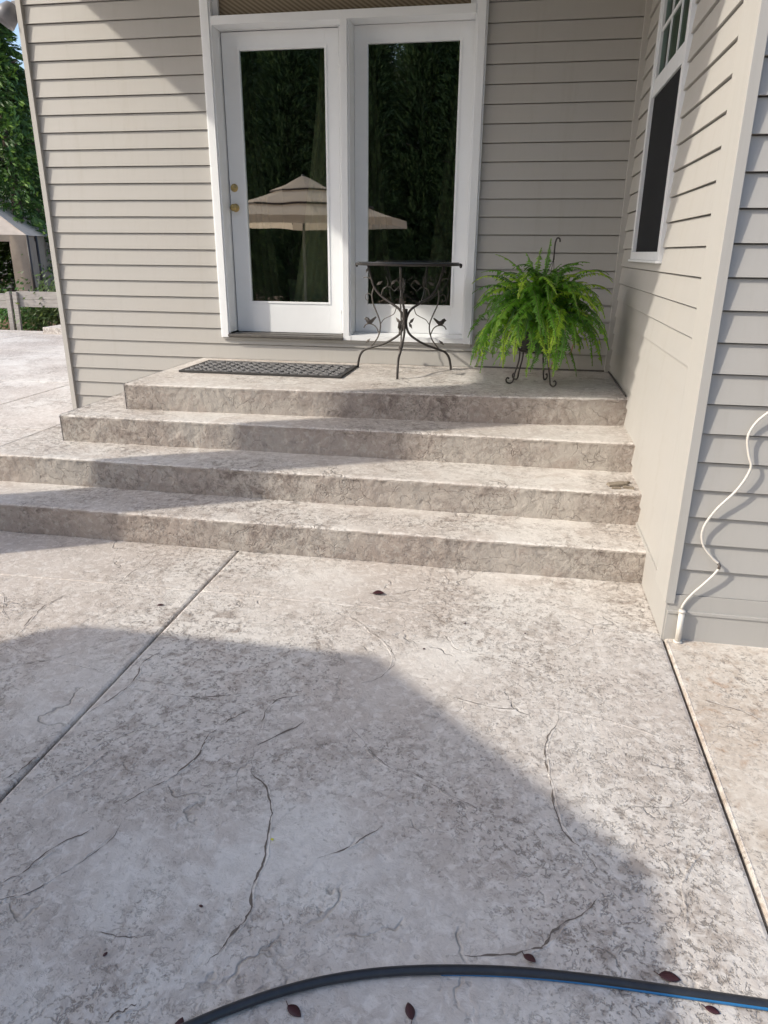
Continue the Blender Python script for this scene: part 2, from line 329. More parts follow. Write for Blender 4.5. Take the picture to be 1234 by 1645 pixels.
for p, wd in zip(CR, WD):
    ribbon(cm, p, wd, .0012)
    P_ = smoothline([(a_[0], a_[1], 0) for a_ in p], 10); L2 = []; sdl = rnd.random() * 40
    for i, q_ in enumerate(P_):
        t = (P_[min(i + 1, len(P_) - 1)] - P_[max(i - 1, 0)]).normalized(); e_ = math.sin(math.pi * i / (len(P_) - 1)) ** .5
        L2.append(q_ + Vector((-t.y, t.x, 0)) * (.007 + .005 * noise.noise(Vector((i * .3, sdl, 0)))) + Vector((0, 0, -.0056 + .0022 * e_ + .0016 * noise.noise(Vector((i * .35, sdl, 4))))))
    lip.tube(L2, .0050, 10)
for p in ([(-.037, -4.116), (-.089, -4.173), (-.144, -4.234), (-.184, -4.31), (-.188, -4.371), (-.21, -4.47)], [(-.95, -3.55), (-.70, -3.61), (-.48, -3.575), (-.25, -3.62), (-.08, -3.70)], [(-1.95, -4.02), (-2.02, -4.2), (-2.1, -4.42)]):
    P_ = smoothline([(a_[0], a_[1], 0) for a_ in p], 12); n9 = len(P_) - 1
    lip.tube([Vector((q_.x + .012 * noise.noise(q_ * 9), q_.y, -.0105 + .0025 * math.sin(math.pi * i / n9) ** .5 + .0018 * noise.noise(q_ * 15))) for i, q_ in enumerate(P_)], .0100, 12)
tag(lip.build('patio_lips', M['patio'], smooth=True), kind='structure')
tag(cm.build('patio_grooves', M['groove']), kind='structure')
rm = MB()
def ridge(mb, a, b, r=.006, jit=.005):
    a = Vector(a); b = Vector(b); k = int((b - a).length / .03); pts = []
    for i in range(k + 1):
        p = a.lerp(b, i / k); p.y += jit * noise.noise(Vector((i * .13, a.x, 2))); p.z = -.003 + .0012 * noise.noise(Vector((i * .3, 1, 2))); pts.append(p)
    mb.tube(pts, r, 8)
ridge(rm, (-3.9, -2.93, 0), (-2.215, -2.905, 0)); ridge(rm, (-2.18, -2.90, 0), (-.01, -2.915, 0))
ridge(rm, (.019, -2.96, 0), (.017, -6.5, 0), .0040, .001)
tag(rm.build('patio_ridge', M['patio'], smooth=True), kind='structure')

# ================================================================== STEPS
steps = empty('porch_steps', (-2.0, -1.2, 0), 'wide stamped concrete porch steps with rough risers leading up to the glass door', 'steps')
def step(name, left, yfun, z0, z1, seed, right=.016):
    """slab with a rough split-face riser, rounded nose and a straight back against the wall"""
    mb = MB(); h = z1 - z0; dx = .014; n_ = int((right - left) / dx); prof = []
    for i in range(9): prof.append(('r', i / 8 * (h - .022)))
    for a in (15, 35, 55, 75, 90): prof.append(('n', a))
    td = [.010, .028, .05, .09, .15, .25]
    K = len(prof) + len(td) + 1; vs = []; fs = []
    for i in range(n_ + 1):
        x = left + (right - left) * i / n_; y0 = yfun(x)
        wob = .010 * noise.noise(Vector((x * 1.4, seed, 0)))
        for kind, a in prof:
            if kind == 'r':
                z = z0 + a; d = .0055 * noise.fractal(Vector((x * 11, z * 16, seed)), .7, 2.2, 4) + .003 * noise.noise(Vector((x * 42, z * 50, seed)))
                e = min(1, (i) / 3, (n_ - i) / 3); vs.append((x, y0 + wob + .007 + d * e, z))
            else:
                an = R(a); rr = .020 + .009 * noise.noise(Vector((x * 9, seed, 5))); ch = .0055 * noise.noise(Vector((x * 40, a * .05, seed)))
                vs.append((x, y0 + wob + .004 + rr * (1 - math.cos(an)) * 1.0 + ch, z1 - rr * (1 - math.sin(an)) + ch * .4))
        ye = y0 + wob + .026
        for t in td: vs.append((x, ye + t, z1 + .0018 * noise.noise(Vector((x * 12, (ye + t) * 12, seed)))))
        vs.append((x, -.002, z1))
    for i in range(n_):
        for j in range(K - 1): fs.append((i * K + j, (i + 1) * K + j, (i + 1) * K + j + 1, i * K + j + 1))
    for i, flip in ((0, False), (n_, True)):    # end caps
        b = len(vs); vs.append((left if i == 0 else right, -.002, z0)); ring = [i * K + j for j in range(K)] + [b]
        fs.append(tuple(ring if flip else reversed(ring)))
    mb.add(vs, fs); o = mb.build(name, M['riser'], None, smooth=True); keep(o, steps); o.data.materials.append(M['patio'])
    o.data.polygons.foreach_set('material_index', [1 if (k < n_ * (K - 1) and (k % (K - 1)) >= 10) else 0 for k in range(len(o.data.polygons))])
    try: o.data.shade_smooth()
    except Exception: pass
    return o
H = .18
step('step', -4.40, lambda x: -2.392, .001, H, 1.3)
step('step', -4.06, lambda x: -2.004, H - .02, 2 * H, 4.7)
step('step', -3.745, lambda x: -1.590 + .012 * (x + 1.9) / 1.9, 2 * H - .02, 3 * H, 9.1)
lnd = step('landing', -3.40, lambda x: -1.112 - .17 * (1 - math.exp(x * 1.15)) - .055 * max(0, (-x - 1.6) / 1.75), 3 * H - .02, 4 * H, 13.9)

# ================================================================== HOUSE
house = empty('house', (0, 1, 0), 'beige lap-sided house with white glass doors and a recessed porch corner', 'house')
EXB = .1257
def siding(mb, o, u, nrm, rects, z_ref, e, depth=.013, seed=0):
    """o: wall origin, u: unit vector along wall, nrm: outward; rects: (a,b,zlo,zhi)"""
    o = Vector(o); u = Vector(u); nrm = Vector(nrm)
    for a, b, zl, zh in rects:
        k0 = math.floor((zl - z_ref) / e); k1 = math.ceil((zh - z_ref) / e)
        for k in range(k0, k1):
            c0 = z_ref + k * e; c1 = c0 + e; s0 = max(c0, zl); s1 = min(c1, zh)
            if s1 - s0 < 1e-4: continue
            n_ = max(1, int((b - a) / .16)); vs = []; fs = []
            for i in range(n_ + 1):
                t = a + (b - a) * i / n_
                q = .0011 * noise.noise(Vector((t * 2.2, k * 3.1, seed))) ; j0 = .0009 * noise.noise(Vector((t * 1.7, k * 5.3, seed + 9)))
                def P(z, d): return o + u * t + nrm * (-(d)) + Vector((0, 0, z))
                d0 = depth * (s0 - c0) / e; d1 = depth * (s1 - c0) / e
                zz0 = s0 + (q if s0 == c0 else 0)
                top_ = s1 == c1; gz = s1 - (.0062 if top_ else 0)
                vs += [P(zz0, depth + .016), P(zz0, d0 + j0), P(gz, d1 + j0 * .3), P(gz, depth + .016), P(s1 + .002, depth + .016)]
            for i in range(n_):
                A = i * 5
                if s0 == c0: fs.append((A, A + 5, A + 6, A + 1))
                fs.append((A + 1, A + 6, A + 7, A + 2))
                if s1 == c1: fs += [(A + 2, A + 7, A + 8, A + 3), (A + 3, A + 8, A + 9, A + 4)]
            if u.cross(nrm).z > 0: fs = [tuple(reversed(f)) for f in fs]
            mb.add(vs, fs)
def hp(mb, name, m, **k): return keep(mb.build(name, m, **k), house)
TOP = 4.36
mb = MB()
siding(mb, (0, 0, 0), (1, 0, 0), (0, -1, 0), [(-4.66, -3.165, .02, TOP), (-3.165, -1.10, .02, .90), (-1.10, -.012, .02, TOP), (-3.165, -1.10, 3.95, TOP)], .345, EXB, seed=1)
hp(mb, 'back_wall', M['siding'])
mb = MB()
siding(mb, (0, 0, 0), (0, 1, 0), (-1, 0, 0), [(-2.70, -1.645, .02, TOP), (-1.645, -.60, .02, 1.58), (-.60, -.012, .02, TOP), (-1.645, -.60, 3.72, TOP)], 1.632, .1215, .012, seed=5)
hp(mb, 'side_wall', M['siding'])
mb = MB()
siding(mb, (0, -2.932, 0), (1, 0, 0), (0, -1, 0), [(.004, 3.2, .215, TOP)], .216, .1186, .014, seed=8)
hp(mb, 'wing_wall', M['siding'])
# hidden shells so the house is solid from other sides
mb = MB(); mb.box(.06, 6.2, -2.90, 8.0, 0, TOP); hp(mb, 'wing_core', M['trim'])
mb = MB(); mb.box(-4.655, -4.60, .03, 8.0, 0, TOP); mb.box(-4.60, .0, 7.9, 8.0, 0, TOP); mb.box(-4.60, .058, .03, 7.9, 4.0, 4.05); hp(mb, 'outer_wall', M['siding'])
# foundation and ledge of the wing
mb = MB(); mb.box(.002, 3.2, -2.942, -2.90, -.02, .128); mb.box(.002, 3.2, -2.948, -2.90, .128, .140); mb.box(.004, 3.2, -2.938, -2.90, .140, .214)
mb.box(-.006, .05, -2.936, -.5, -.02, .20); hp(mb, 'foundation', M['siding'])
# corner boards
mb = MB(); mb.box(-.014, .024, -2.948, -2.70, .175, TOP); hp(mb, 'corner_board', M['trim'], bevel=.0015)
mb = MB(); mb.box(-4.70, -4.657, -.020, .09, .02, TOP); hp(mb, 'corner_board', M['trim'], bevel=.0015)
mb = MB(); mb.box(-.030, .02, -.030, .02, .72, TOP); hp(mb, 'corner_board', M['trim'], bevel=.001)
mb = MB(); mb.box(-1.05, -.03, -.006, .0, .721, .733); mb.box(-.006, .0, -1.05, -.03, .721, .733); hp(mb, 'base_flashing', M['threshold'])

# --- porch roof, ceiling, column
mb = MB(); mb.box(-5.31, 6.6, -3.37, 8.6, 4.36, 4.40)
hp(mb, 'porch_ceiling', M['shade'])
mb = MB(); e = .02
for a in ((-5.335, 6.62, -3.395, -3.371), (-5.335, 6.62, 8.601, 8.63), (-5.335, -5.311, -3.37, 8.6), (6.601, 6.62, -3.37, 8.6)): mb.box(*a, 4.352, 4.56)
hp(mb, 'fascia', M['white'])
mb = MB(); mb.add([(-5.42, -3.48, 4.56), (6.7, -3.48, 4.56), (6.7, 8.7, 4.56), (-5.42, 8.7, 4.56), (-.2, 2.6, 7.0), (1.5, 2.6, 7.0)], [(0, 1, 5, 4), (1, 2, 5), (2, 3, 4, 5), (3, 0, 4), (3, 2, 1, 0)])
hp(mb, 'roof', M['roofing'])
mb = MB(); cx, cy = -4.90, -3.13
mb.box(cx - .20, cx + .20, cy - .20, cy + .20, 0, 4.36); mb.box(cx - .225, cx + .225, cy - .225, cy + .225, 0, .24); mb.box(cx - .225, cx + .225, cy - .225, cy + .225, 4.14, 4.359)
hp(mb, 'porch_column', M['trim'], bevel=.004)

# --- door unit
YF = -.032; YD = .135
doorset = bpy.data.objects.new('door_frame', None)
mb = MB()
for x0, x1 in ((-3.190, -3.132), (-1.147, -1.090)): mb.box(x0, x1, YF, .03, .905, 3.86)
for x0, x1 in ((-3.203, -3.191), (-1.089, -1.078)): mb.box(x0, x1, YF + .012, .02, .902, 3.86)
mb.box(-3.19, -1.09, YF, .03, 3.86, 3.94)                       # top casing
mb.box(-3.132, -3.118, YF + .010, .20, .945, 3.86); mb.box(-1.162, -1.147, YF + .010, .20, .945, 3.86)
mb.box(-2.135, -2.085, YF, .20, .945, 3.165)                    # mullion
mb.box(-2.085, -2.070, YF + .012, .20, .945, 3.165); mb.box(-2.1845, -2.1352, .128, .199, .945, 3.1645)
mb.box(-3.118, -2.135, YF + .004, .20, 3.165, 3.222); mb.box(-2.135, -1.162, YF + .004, .20, 3.1652, 3.222)    # head / transom sill
mb.box(-3.118, -1.162, .10, .20, 3.80, 3.86)
mb.box(-3.118, -2.183, .105, .20, 3.161, 3.1648)
door_frame = hp(mb, 'door_frame', M['white'], bevel=.003)
mb = MB(); mb.box(-2.07, -1.147, YF + .002, .19, .908, .946); mb.add([(-2.07, YF + .002, .9465), (-1.162, YF + .002, .9465), (-1.162, .13, .962), (-2.07, .13, .962)], [(0, 1, 2, 3)])
mb.box(-2.135, -2.0701, YF - .001, .19, .908, .9449); hp(mb, 'sidelight_sill', M['white'], bevel=.002)
mb = MB(); mb.box(-3.132, -2.136, -.050, .19, .912, .932); mb.box(-3.10, -2.14, .02, .20, .9321, .938); hp(mb, 'threshold', M['threshold'], bevel=.002)
mb = MB(); mb.box(-3.19, -1.09, -.012, .02, .884, .9045); hp(mb, 'sill_shadow_board', M['siding'])
def leaf(mb, x0, x1, z0, z1, gx0, gx1, gz0, gz1, y0=YD, t=.045):
    mb.box(x0, gx0, y0, y0 + t, z0, z1); mb.box(gx1, x1, y0, y0 + t, z0, z1); mb.box(gx0, gx1, y0, y0 + t, z0, gz0); mb.box(gx0, gx1, y0, y0 + t, gz1, z1)
    w_ = .012; y1 = y0 - .006   # glazing bead
    mb.box(gx0 - w_, gx0 + .004, y1, y0 + .02, gz0 - w_, gz1 + w_); mb.box(gx1 - .004, gx1 + w_, y1, y0 + .02, gz0 - w_, gz1 + w_)
    mb.box(gx0 + .004, gx1 - .004, y1, y0 + .02, gz0 - w_, gz0 + .004); mb.box(gx0 + .004, gx1 - .004, y1, y0 + .02, gz1 - .004, gz1 + w_)
mb = MB(); leaf(mb, -3.109, -2.187, .941, 3.155, -2.974, -2.292, 1.189, 3.036)
door = hp(mb, 'door', M['white'], bevel=.0015); door['label'] = 'white glazed door leaf with brass knob and deadbolt'
def pane(x0, x1, z0, z1, y, m, parent, name='glass'):
    q = MB(); q.add([(x0, y, z0), (x1, y, z0), (x1, y, z1), (x0, y, z1)], [(0, 1, 2, 3)]); o = q.build(name, m); o.parent = parent; o.matrix_parent_inverse = Matrix.Identity(4)
    o.matrix_parent_inverse = Matrix.Identity(4); return o
pane(-2.972, -2.294, 1.191, 3.034, YD + .012, M['glass'], door)
def rosette(c, r, parent, name, knob=False):
    q = MB(); ax = Matrix.Rotation(R(90), 3, 'X')
    q.lathe([(r, 0), (r, .005), (r * .85, .011), (r * .55, .013)], c, 28, ax)
    if knob: q.lathe([(.011, .012), (.011, .030), (.020, .036), (.027, .048), (.027, .058), (.020, .067), (.008, .070)], c, 28, ax)
    else: q.lathe([(.014, .013), (.014, .020), (.011, .022)], c, 20, ax); q.box(c[0] - .002, c[0] + .002, c[1] - .0235, c[1] - .0215, c[2] - .006, c[2] + .006)
    o = q.build(name, M['brass'], smooth=True); o.parent = parent; return o
rosette((-3.070, YD, 2.074), .031, door, 'deadbolt'); rosette((-3.068, YD, 1.924), .032, door, 'knob', True)
for z in (1.15, 2.05, 2.95):
    mb = MB(); mb.tube([(-2.186, YD - .004, z - .045), (-2.186, YD - .004, z + .045)], .005, 8)
    o = mb.build('hinge', M['white'], smooth=True); o.parent = door
mb = MB(); leaf(mb, -2.068, -1.164, .9625, 3.163, -1.968, -1.276, 1.186, 3.048)
sidelight = hp(mb, 'sidelight', M['white'], bevel=.0015); sidelight['label'] = 'fixed white glazed panel beside the door'
pane(-1.966, -1.278, 1.188, 3.046, YD + .012, M['glass'], sidelight)
mb = MB(); mb.box(-3.117, -3.075, .02, .12, 3.2225, 3.80); mb.box(-1.205, -1.163, .02, .12, 3.2225, 3.80); mb.box(-3.075, -1.205, .02, .12, 3.2225, 3.228); mb.box(-3.075, -1.205, .02, .12, 3.74, 3.80)
transom = hp(mb, 'transom', M['vinyl'], bevel=.002)
pane(-3.075, -1.205, 3.228, 3.74, .05, M['glass2'], transom)
q = MB(); q.add([(-3.074, .044, 3.229), (-1.206, .044, 3.229), (-1.206, .044, 3.739), (-3.074, .044, 3.739)], [(0, 1, 2, 3)]); o = q.build('ribbed_sheet', M['shade']); o.parent = transom  # ribbed brown sheet added in front of the transom glass

# --- room behind the door
mb = MB()
mb.box(-4.55, -3.14, .20, .23, .9, 4.0); mb.box(-1.145, .02, .20, .23, .9, 4.0); mb.box(-3.14, -1.145, .20, .23, 3.80, 4.0)
mb.box(-4.59, -4.55, .20, 6, .9, 4.0); mb.box(.02, .055, .20, 6, .9, 4.0); mb.box(-4.55, .02, 6, 6.04, .9, 4.0); mb.box(-4.55, .02, .2, 6, 3.96, 3.995)
hp(mb, 'room_walls', M['dark'])
mb = MB(); mb.box(-4.55, .02, .2, 6, .86, .90); hp(mb, 'room_floor', M['floorwood'])

# --- side window
yA, yB, zA, zB = -1.660, -.585, 1.565, 3.73
mb = MB(); p = -.014; fw = .065
mb.box(p, .05, yA, yA + fw, zA, zB); mb.box(p, .05, yB - fw, yB, zA, zB); mb.box(p, .05, yA + fw, yB - fw, zA, zA + .045); mb.box(p, .05, yA + fw, yB - fw, zB - .05, zB)
mb.box(p - .012, .02, yA - .004, yB + .004, zA - .014, zA - .0005)
window = hp(mb, 'window', M['vinyl'], bevel=.002); window['label'] = 'tall white-framed window with dark screen in its lower half'
y0, y1 = yA + fw, yB - fw
mb = MB(); mb.box(-.004, .03, y0 + .001, y1 - .001, 2.505, 2.60)
mb.box(-.004, .03, y0 + .001, y0 + .03, 2.60, zB - .055); mb.box(-.004, .03, y1 - .03, y1 - .001, 2.60, zB - .055)
for yy in (y0 + .32, y1 - .32): mb.box(.003, .011, yy - .011, yy + .011, 2.60, zB - .055)
for zz in (2.86, 3.14, 3.42): mb.box(.0032, .0108, y0 + .03, y1 - .03, zz - .011, zz + .011)
o = mb.build('upper_sash', M['vinyl']); o.parent = window
q = MB(); q.add([(.012, y0 + .03, 2.60), (.012, y1 - .03, 2.60), (.012, y1 - .03, zB - .055), (.012, y0 + .03, zB - .055)], [(3, 2, 1, 0)]); o = q.build('glass', M['glass2']); o.parent = window
q = MB(); q.add([(.008, y0, zA + .045), (.008, y1, zA + .045), (.008, y1, 2.506), (.008, y0, 2.506)], [(3, 2, 1, 0)]); o = q.build('insect_screen', M['screen']); o.parent = window
q = MB(); q.box(.052, .058, y0 - .05, y1 + .05, zA - .05, zB); o = q.build('window_backing', M['dark']); o.parent = window

# conduit and cable on the wing wall
q = MB(); q.tube([(.058, -2.966, .002), (.056, -2.966, .150)], .0125, 14); q.tube([(.056, -2.966, .146), (.056, -2.966, .158)], .0145, 14); q.tube([(.058, -2.966, .001), (.058, -2.966, .008)], .019, 14)
tag(q.build('conduit_pipe', M['cable'], smooth=True), 'short ivory conduit pipe standing at the foot of the corner board', 'pipe')
cp = [(.62, 1.40), (.44, 1.18), (.33, 1.085), (.26, 1.035), (.215, .985), (.194, .925), (.208, .856), (.224, .80), (.190, .712), (.124, .618), (.088, .532), (.098, .460), (.143, .404), (.176, .372), (.160, .332), (.128, .285), (.085, .225), (.060, .172), (.057, .135)]
pts = smoothline([(x, -2.952 - .004 * math.sin(i), z) for i, (x, z) in enumerate(cp)], 8)
pts[-4:] = [Vector((p_.x, -2.962, p_.z)) for p_ in pts[-4:]]
q = MB(); q.tube(pts, .0050, 10)
cab = tag(q.build('wall_cable', M['cable'], smooth=True), 'loose ivory cable winding down the siding into a short pipe', 'cable')

q = MB(); q.tube([pts[13 * 8 - 3], pts[13 * 8], pts[13 * 8 + 3]], .0064, 10); o = q.build('tape', M['ironlight'], smooth=True); o.parent = cab
# security lamp on the left house corner
lamp = empty('security_lamp', (-4.71, .05, 3.33), 'grey round security lamp high on the far left house corner', 'lamp')
q = MB(); q.box(-4.76, -4.701, .02, .08, 3.28, 3.40); keep(q.build('wall_mount', M['steel'], bevel=.004), lamp)
ax = Vector((-.45, -.35, -.75)).normalized().to_track_quat('Z', 'Y').to_matrix()
q = MB(); q.lathe([(.02, -.09), (.055, -.07), (.075, -.02), (.085, .07), (.079, .07), (.066, 0), (.035, -.045)], (-4.80, .02, 3.31), 28, ax); keep(q.build('lamp_shade', M['steel'], smooth=True), lamp)

# ================================================================== ROOM CONTENTS
def curtain(x0, x1, tx0, tx1, y, label, zt=3.7, zb=.93, seed=1):
    q = MB(); nx, nz = 60, 34; vs = []; fs = []
    for k in range(nz + 1):
        f = k / nz; z = zt + (zb - zt) * f; a = tx0 + (x0 - tx0) * f ** 1.5; b = tx1 + (x1 - tx1) * f ** 1.5
        for i in range(nx + 1):
            t = i / nx; x = a + (b - a) * t; yy = y + .035 * math.sin(t * 26 + seed + f * 1.3) * (.6 + .5 * noise.noise(Vector((t * 3, f * 2, seed)))); vs.append((x, yy, z))
    for k in range(nz):
        for i in range(nx): A = k * (nx + 1) + i; fs.append((A, A + 1, A + nx + 2, A + nx + 1))
    q.add(vs, fs); o = q.build('curtain', M['curtain'], smooth=True); return tag(o, label, 'curtain', 'curtains behind the glass doors')
curtain(-3.06, -2.74, -3.14, -2.99, .36, 'dark green curtain at the left edge behind the door glass', seed=2)
cr_ = curtain(-2.72, -2.24, -2.34, -2.22, .36, 'green folded curtain coloured as sunlit, spreading behind the right half of the door glass', seed=5)
cr_.data.materials[0] = M['sunlitcurtain']  # sunlight on this curtain is put into its lighter colour
curtain(-2.06, -1.74, -2.12, -1.98, .36, 'dark curtain behind the left edge of the fixed glass panel', seed=8)
curtain(-1.58, -1.18, -1.27, -1.14, .36, 'dark curtain behind the right edge of the fixed glass panel', seed=11)
sofa = empty('sofa', (-2.3, .9, .9), 'low brown sofa inside the room behind the door', 'sofa')
q = MB(); q.box(-3.3, -1.4, .58, 1.3, .90, 1.06); keep(q.build('seat', M['sofa'], bevel=.03), sofa)
q = MB(); q.box(-3.3, -1.4, 1.30, 1.5, .90, 1.16); keep(q.build('backrest', M['sofa'], bevel=.03), sofa)
def pillow(c, s, m, label, rz=0):
    q = MB(); n1 = 14; vs = []; fs = []
    for sgn in (-1, 1):
        for i in range(n1 + 1):
            for j in range(n1 + 1):
                u = -1 + 2 * i / n1; v = -1 + 2 * j / n1; th = ((1 - u ** 4) * (1 - v ** 4)) ** .6
                vs.append((u * s[0] * (1 - .06 * (1 - v * v)), sgn * th * s[1], v * s[2] * (1 - .06 * (1 - u * u))))
    K = n1 + 1
    for sgn in (0, 1):
        for i in range(n1):
            for j in range(n1):
                A = sgn * K * K + i * K + j; f = (A, A + K, A + K + 1, A + 1); fs.append(f if sgn == 0 else tuple(reversed(f)))
    rot = Matrix.Rotation(rz, 3, 'Z'); q.add([rot @ Vector(p_) + Vector(c) for p_ in vs], fs)
    return tag(q.build('pillow', m, smooth=True), label, 'pillow', 'pillows on the sofa')
pillow((-2.66, .72, 1.205), (.17, .07, .15), M['pillow'], 'pale green striped pillow seen low behind the door glass')
pillow((-2.40, .80, 1.19), (.15, .07, .135), M['pillow'], 'smaller pale green pillow to the right of the striped one', .2)
pillow((-2.16, .70, 1.215), (.12, .07, .16), M['pillow2'], 'tan pillow at the lower right corner behind the door glass', -.15)

# ================================================================== DOOR MAT
matt = empty('door_mat', (-2.61, -.5, .722), 'black rubber door mat with scroll pattern lying on the landing', 'mat')
x0, x1, y0_, y1_ = -3.245, -1.975, -.79, -.225; z0 = .7225
q = MB(); q.box(x0, x1, y0_, y1_, z0, z0 + .006)
for a in ((x0, x1, y0_, y0_ + .03), (x0, x1, y1_ - .03, y1_), (x0, x0 + .03, y0_ + .03, y1_ - .03), (x1 - .03, x1, y0_ + .03, y1_ - .03)): q.box(*a, z0 + .006, z0 + .014)
keep(q.build('mat_base', M['rubber'], bevel=.002), matt)
q = MB(); rnd = random.Random(5)
def spiral(cx, cy, r, sg, a0, tn=1.6):
    pts = [(cx + r * (1 - .75 * t) * math.cos(a0 + sg * tn * 2 * math.pi * t), cy + r * (1 - .75 * t) * math.sin(a0 + sg * tn * 2 * math.pi * t), z0 + .010) for t in [i / 20 for i in range(21)]]
    q.tube(pts, .0068, 6)
nx = 16; ny = 6
for i in range(nx):
    for j in range(ny):
        cx_ = x0 + .065 + (x1 - x0 - .13) * i / (nx - 1); cy_ = y0_ + .062 + (y1_ - y0_ - .124) * j / (ny - 1)
        sg = 1 if (i + j) % 2 else -1; spiral(cx_, cy_, .040, sg, (i * 1.1 + j * .7) % 6.28)
        if i < nx - 1: q.tube([(cx_ + .02, cy_ + .03, z0 + .009), (cx_ + .045, cy_ + .01, z0 + .010), (cx_ + .06, cy_ - .03, z0 + .009)], .006, 5)
keep(q.build('scroll_pattern', M['rubber_worn'], smooth=True), matt)

# ================================================================== IRON TABLE
tab = empty('half_moon_table', (-1.59, -.36, .72), 'black wrought iron half-moon table with bird and leaf scrollwork legs', 'table')
q = MB(); cxx, cyy, zt, rr = -1.575, -.235, 1.508, .385; K = 40
top = [(cxx + rr * math.cos(math.pi + math.pi * i / K), cyy + rr * 1.02 * math.sin(math.pi + math.pi * i / K)) for i in range(K + 1)]
vs = [(x, y, zt + .004) for x, y in top] + [(x, y, zt + .018) for x, y in top]; n1 = K + 1
fs = [tuple(range(n1)), tuple(reversed([n1 + i for i in range(n1)]))] + [(i, i + n1, (i + 1) % n1 + n1, (i + 1) % n1) for i in range(n1)]
q.add(vs, fs); keep(q.build('tabletop', M['slate'], bevel=.003), tab)
q = MB(); q.tube([(x, y, zt + .002) for x, y in top], .0085, 8); q.tube([(cxx - rr - .012, cyy, zt + .004), (cxx + rr + .012, cyy, zt + .004)], .0085, 8)
for sx in (-1, 1): q.lathe([(.004, -.022), (.010, -.014), (.012, 0), (.006, .010)], (cxx + sx * (rr + .013), cyy, zt + .0), 10)
keep(q.build('rim', M['iron'], smooth=True), tab)
CX, CY = -1.578, -.33
def cp2(px, py): return ((510 - px) * .00112, .72 + (1000 - py) * .001006)   # pixel of the close-up to (radius, height)
LEG = [(240, 228), (262, 310), (285, 380), (330, 440), (400, 490), (465, 535), (495, 590), (500, 650), (478, 715), (420, 765), (350, 805), (270, 835), (210, 862), (180, 905), (167, 960), (163, 1000)]
V1 = [(283, 385), (270, 440), (280, 510), (305, 570), (330, 640), (330, 700), (312, 760), (285, 800), (258, 836)]
PER = [(322, 725), (305, 685), (282, 664), (252, 656), (225, 664), (208, 688)]
V2 = [(335, 650), (360, 615), (405, 590), (432, 570), (446, 530)]
V3 = [(338, 440), (350, 395), (378, 375), (386, 345), (372, 305)]
SP = [(388, 380), (400, 376), (430, 405), (450, 385), (470, 365), (462, 342), (445, 330), (425, 335)]
V4 = [(262, 325), (245, 316), (222, 312), (206, 318)]
V5 = [(268, 445), (245, 430), (225, 440), (222, 470), (238, 480), (245, 465)]
LV = [(325, 352, 30, 44), (425, 343, 40, 44), (462, 622, -48, 44), (240, 788, 42, 40), (232, 262, 70, 30), (470, 655, 60, 40)]
BIRD = [(-.046, .012), (-.030, .028), (-.014, .022), (-.002, .010), (.020, .006), (.052, .034), (.058, .028), (.030, -.006), (.014, -.022), (-.008, -.026), (-.022, -.014), (-.032, .004)]
def leg(foot):
    d = Vector((foot[0] - CX, foot[1] - CY, 0)); Rf = cp2(163, 1000)[0]; sc = d.length / Rf; d.normalize(); side = Vector((-d.y, d.x, 0))
    W = lambda px, py, o=0: Vector((CX, CY, 0)) + d * (cp2(px, py)[0] * sc) + Vector((0, 0, cp2(px, py)[1])) + side * o
    q = MB(); L_ = [W(*p_) for p_ in LEG]
    # the top of each leg reaches the rim
    q.tube(smoothline(L_, 5), .0092, 8)
    o = keep(q.build('leg', M['iron'], smooth=True), tab)
    q = MB()
    for ln, r_ in ((V1, .0058), (PER, .0045), (V2, .0034), (V3, .0036), (SP, .003), (V4, .0035), (V5, .0028)):
        q.tube(smoothline([W(*p_) for p_ in ln], 5), r_, 6)
    for lx, ly, an, ln in LV:
        c = W(lx, ly); ll = ln * .00105 * .72; a = R(an); t = (d * -math.cos(a) + Vector((0, 0, math.sin(a)))); b = side * .003; wv = t.cross(side)
        q.add([c - t * ll, c + wv * ll * .34 + b, c + wv * ll * .34 - b, c + t * ll, c - wv * ll * .34 + b, c - wv * ll * .34 - b, c + b * 2, c - b * 2],
              [(0, 1, 6), (1, 3, 6), (3, 4, 6), (4, 0, 6), (0, 7, 2), (2, 7, 3), (3, 7, 5), (5, 7, 0), (0, 2, 1), (1, 2, 3), (3, 5, 4), (4, 5, 0)])
    s_ = q.build('vine', M['ironlight'], smooth=False); s_.parent = o; s_.matrix_parent_inverse = Matrix.Identity(4)
    q = MB(); c = W(252, 634); m_ = len(BIRD)
    # the bird faces outward, tail toward the table
    vs = [c + d * -(x) + Vector((0, 0, z)) + side * .0075 for x, z in BIRD] + [c + d * -(x) + Vector((0, 0, z)) - side * .0075 for x, z in BIRD] + [c + side * .015, c - side * .015]
    fs = []
    for i in range(m_):
        j = (i + 1) % m_; fs += [(i, j, m_ + j, m_ + i), (i, 2 * m_, j), (m_ + i, m_ + j, 2 * m_ + 1)]
    q.add(vs, fs); s_ = q.build('bird', M['iron']); s_.parent = o; s_.matrix_parent_inverse = Matrix.Identity(4)
    o2 = o
for ft in ((-1.972, -.215), (-1.225, -.19), (-1.569, -.712)): leg(ft)
q = MB(); q.tube([(CX, CY, 1.12), (CX, CY, 1.19)], .020, 12); keep(q.build('collar', M['iron'], smooth=True), tab)

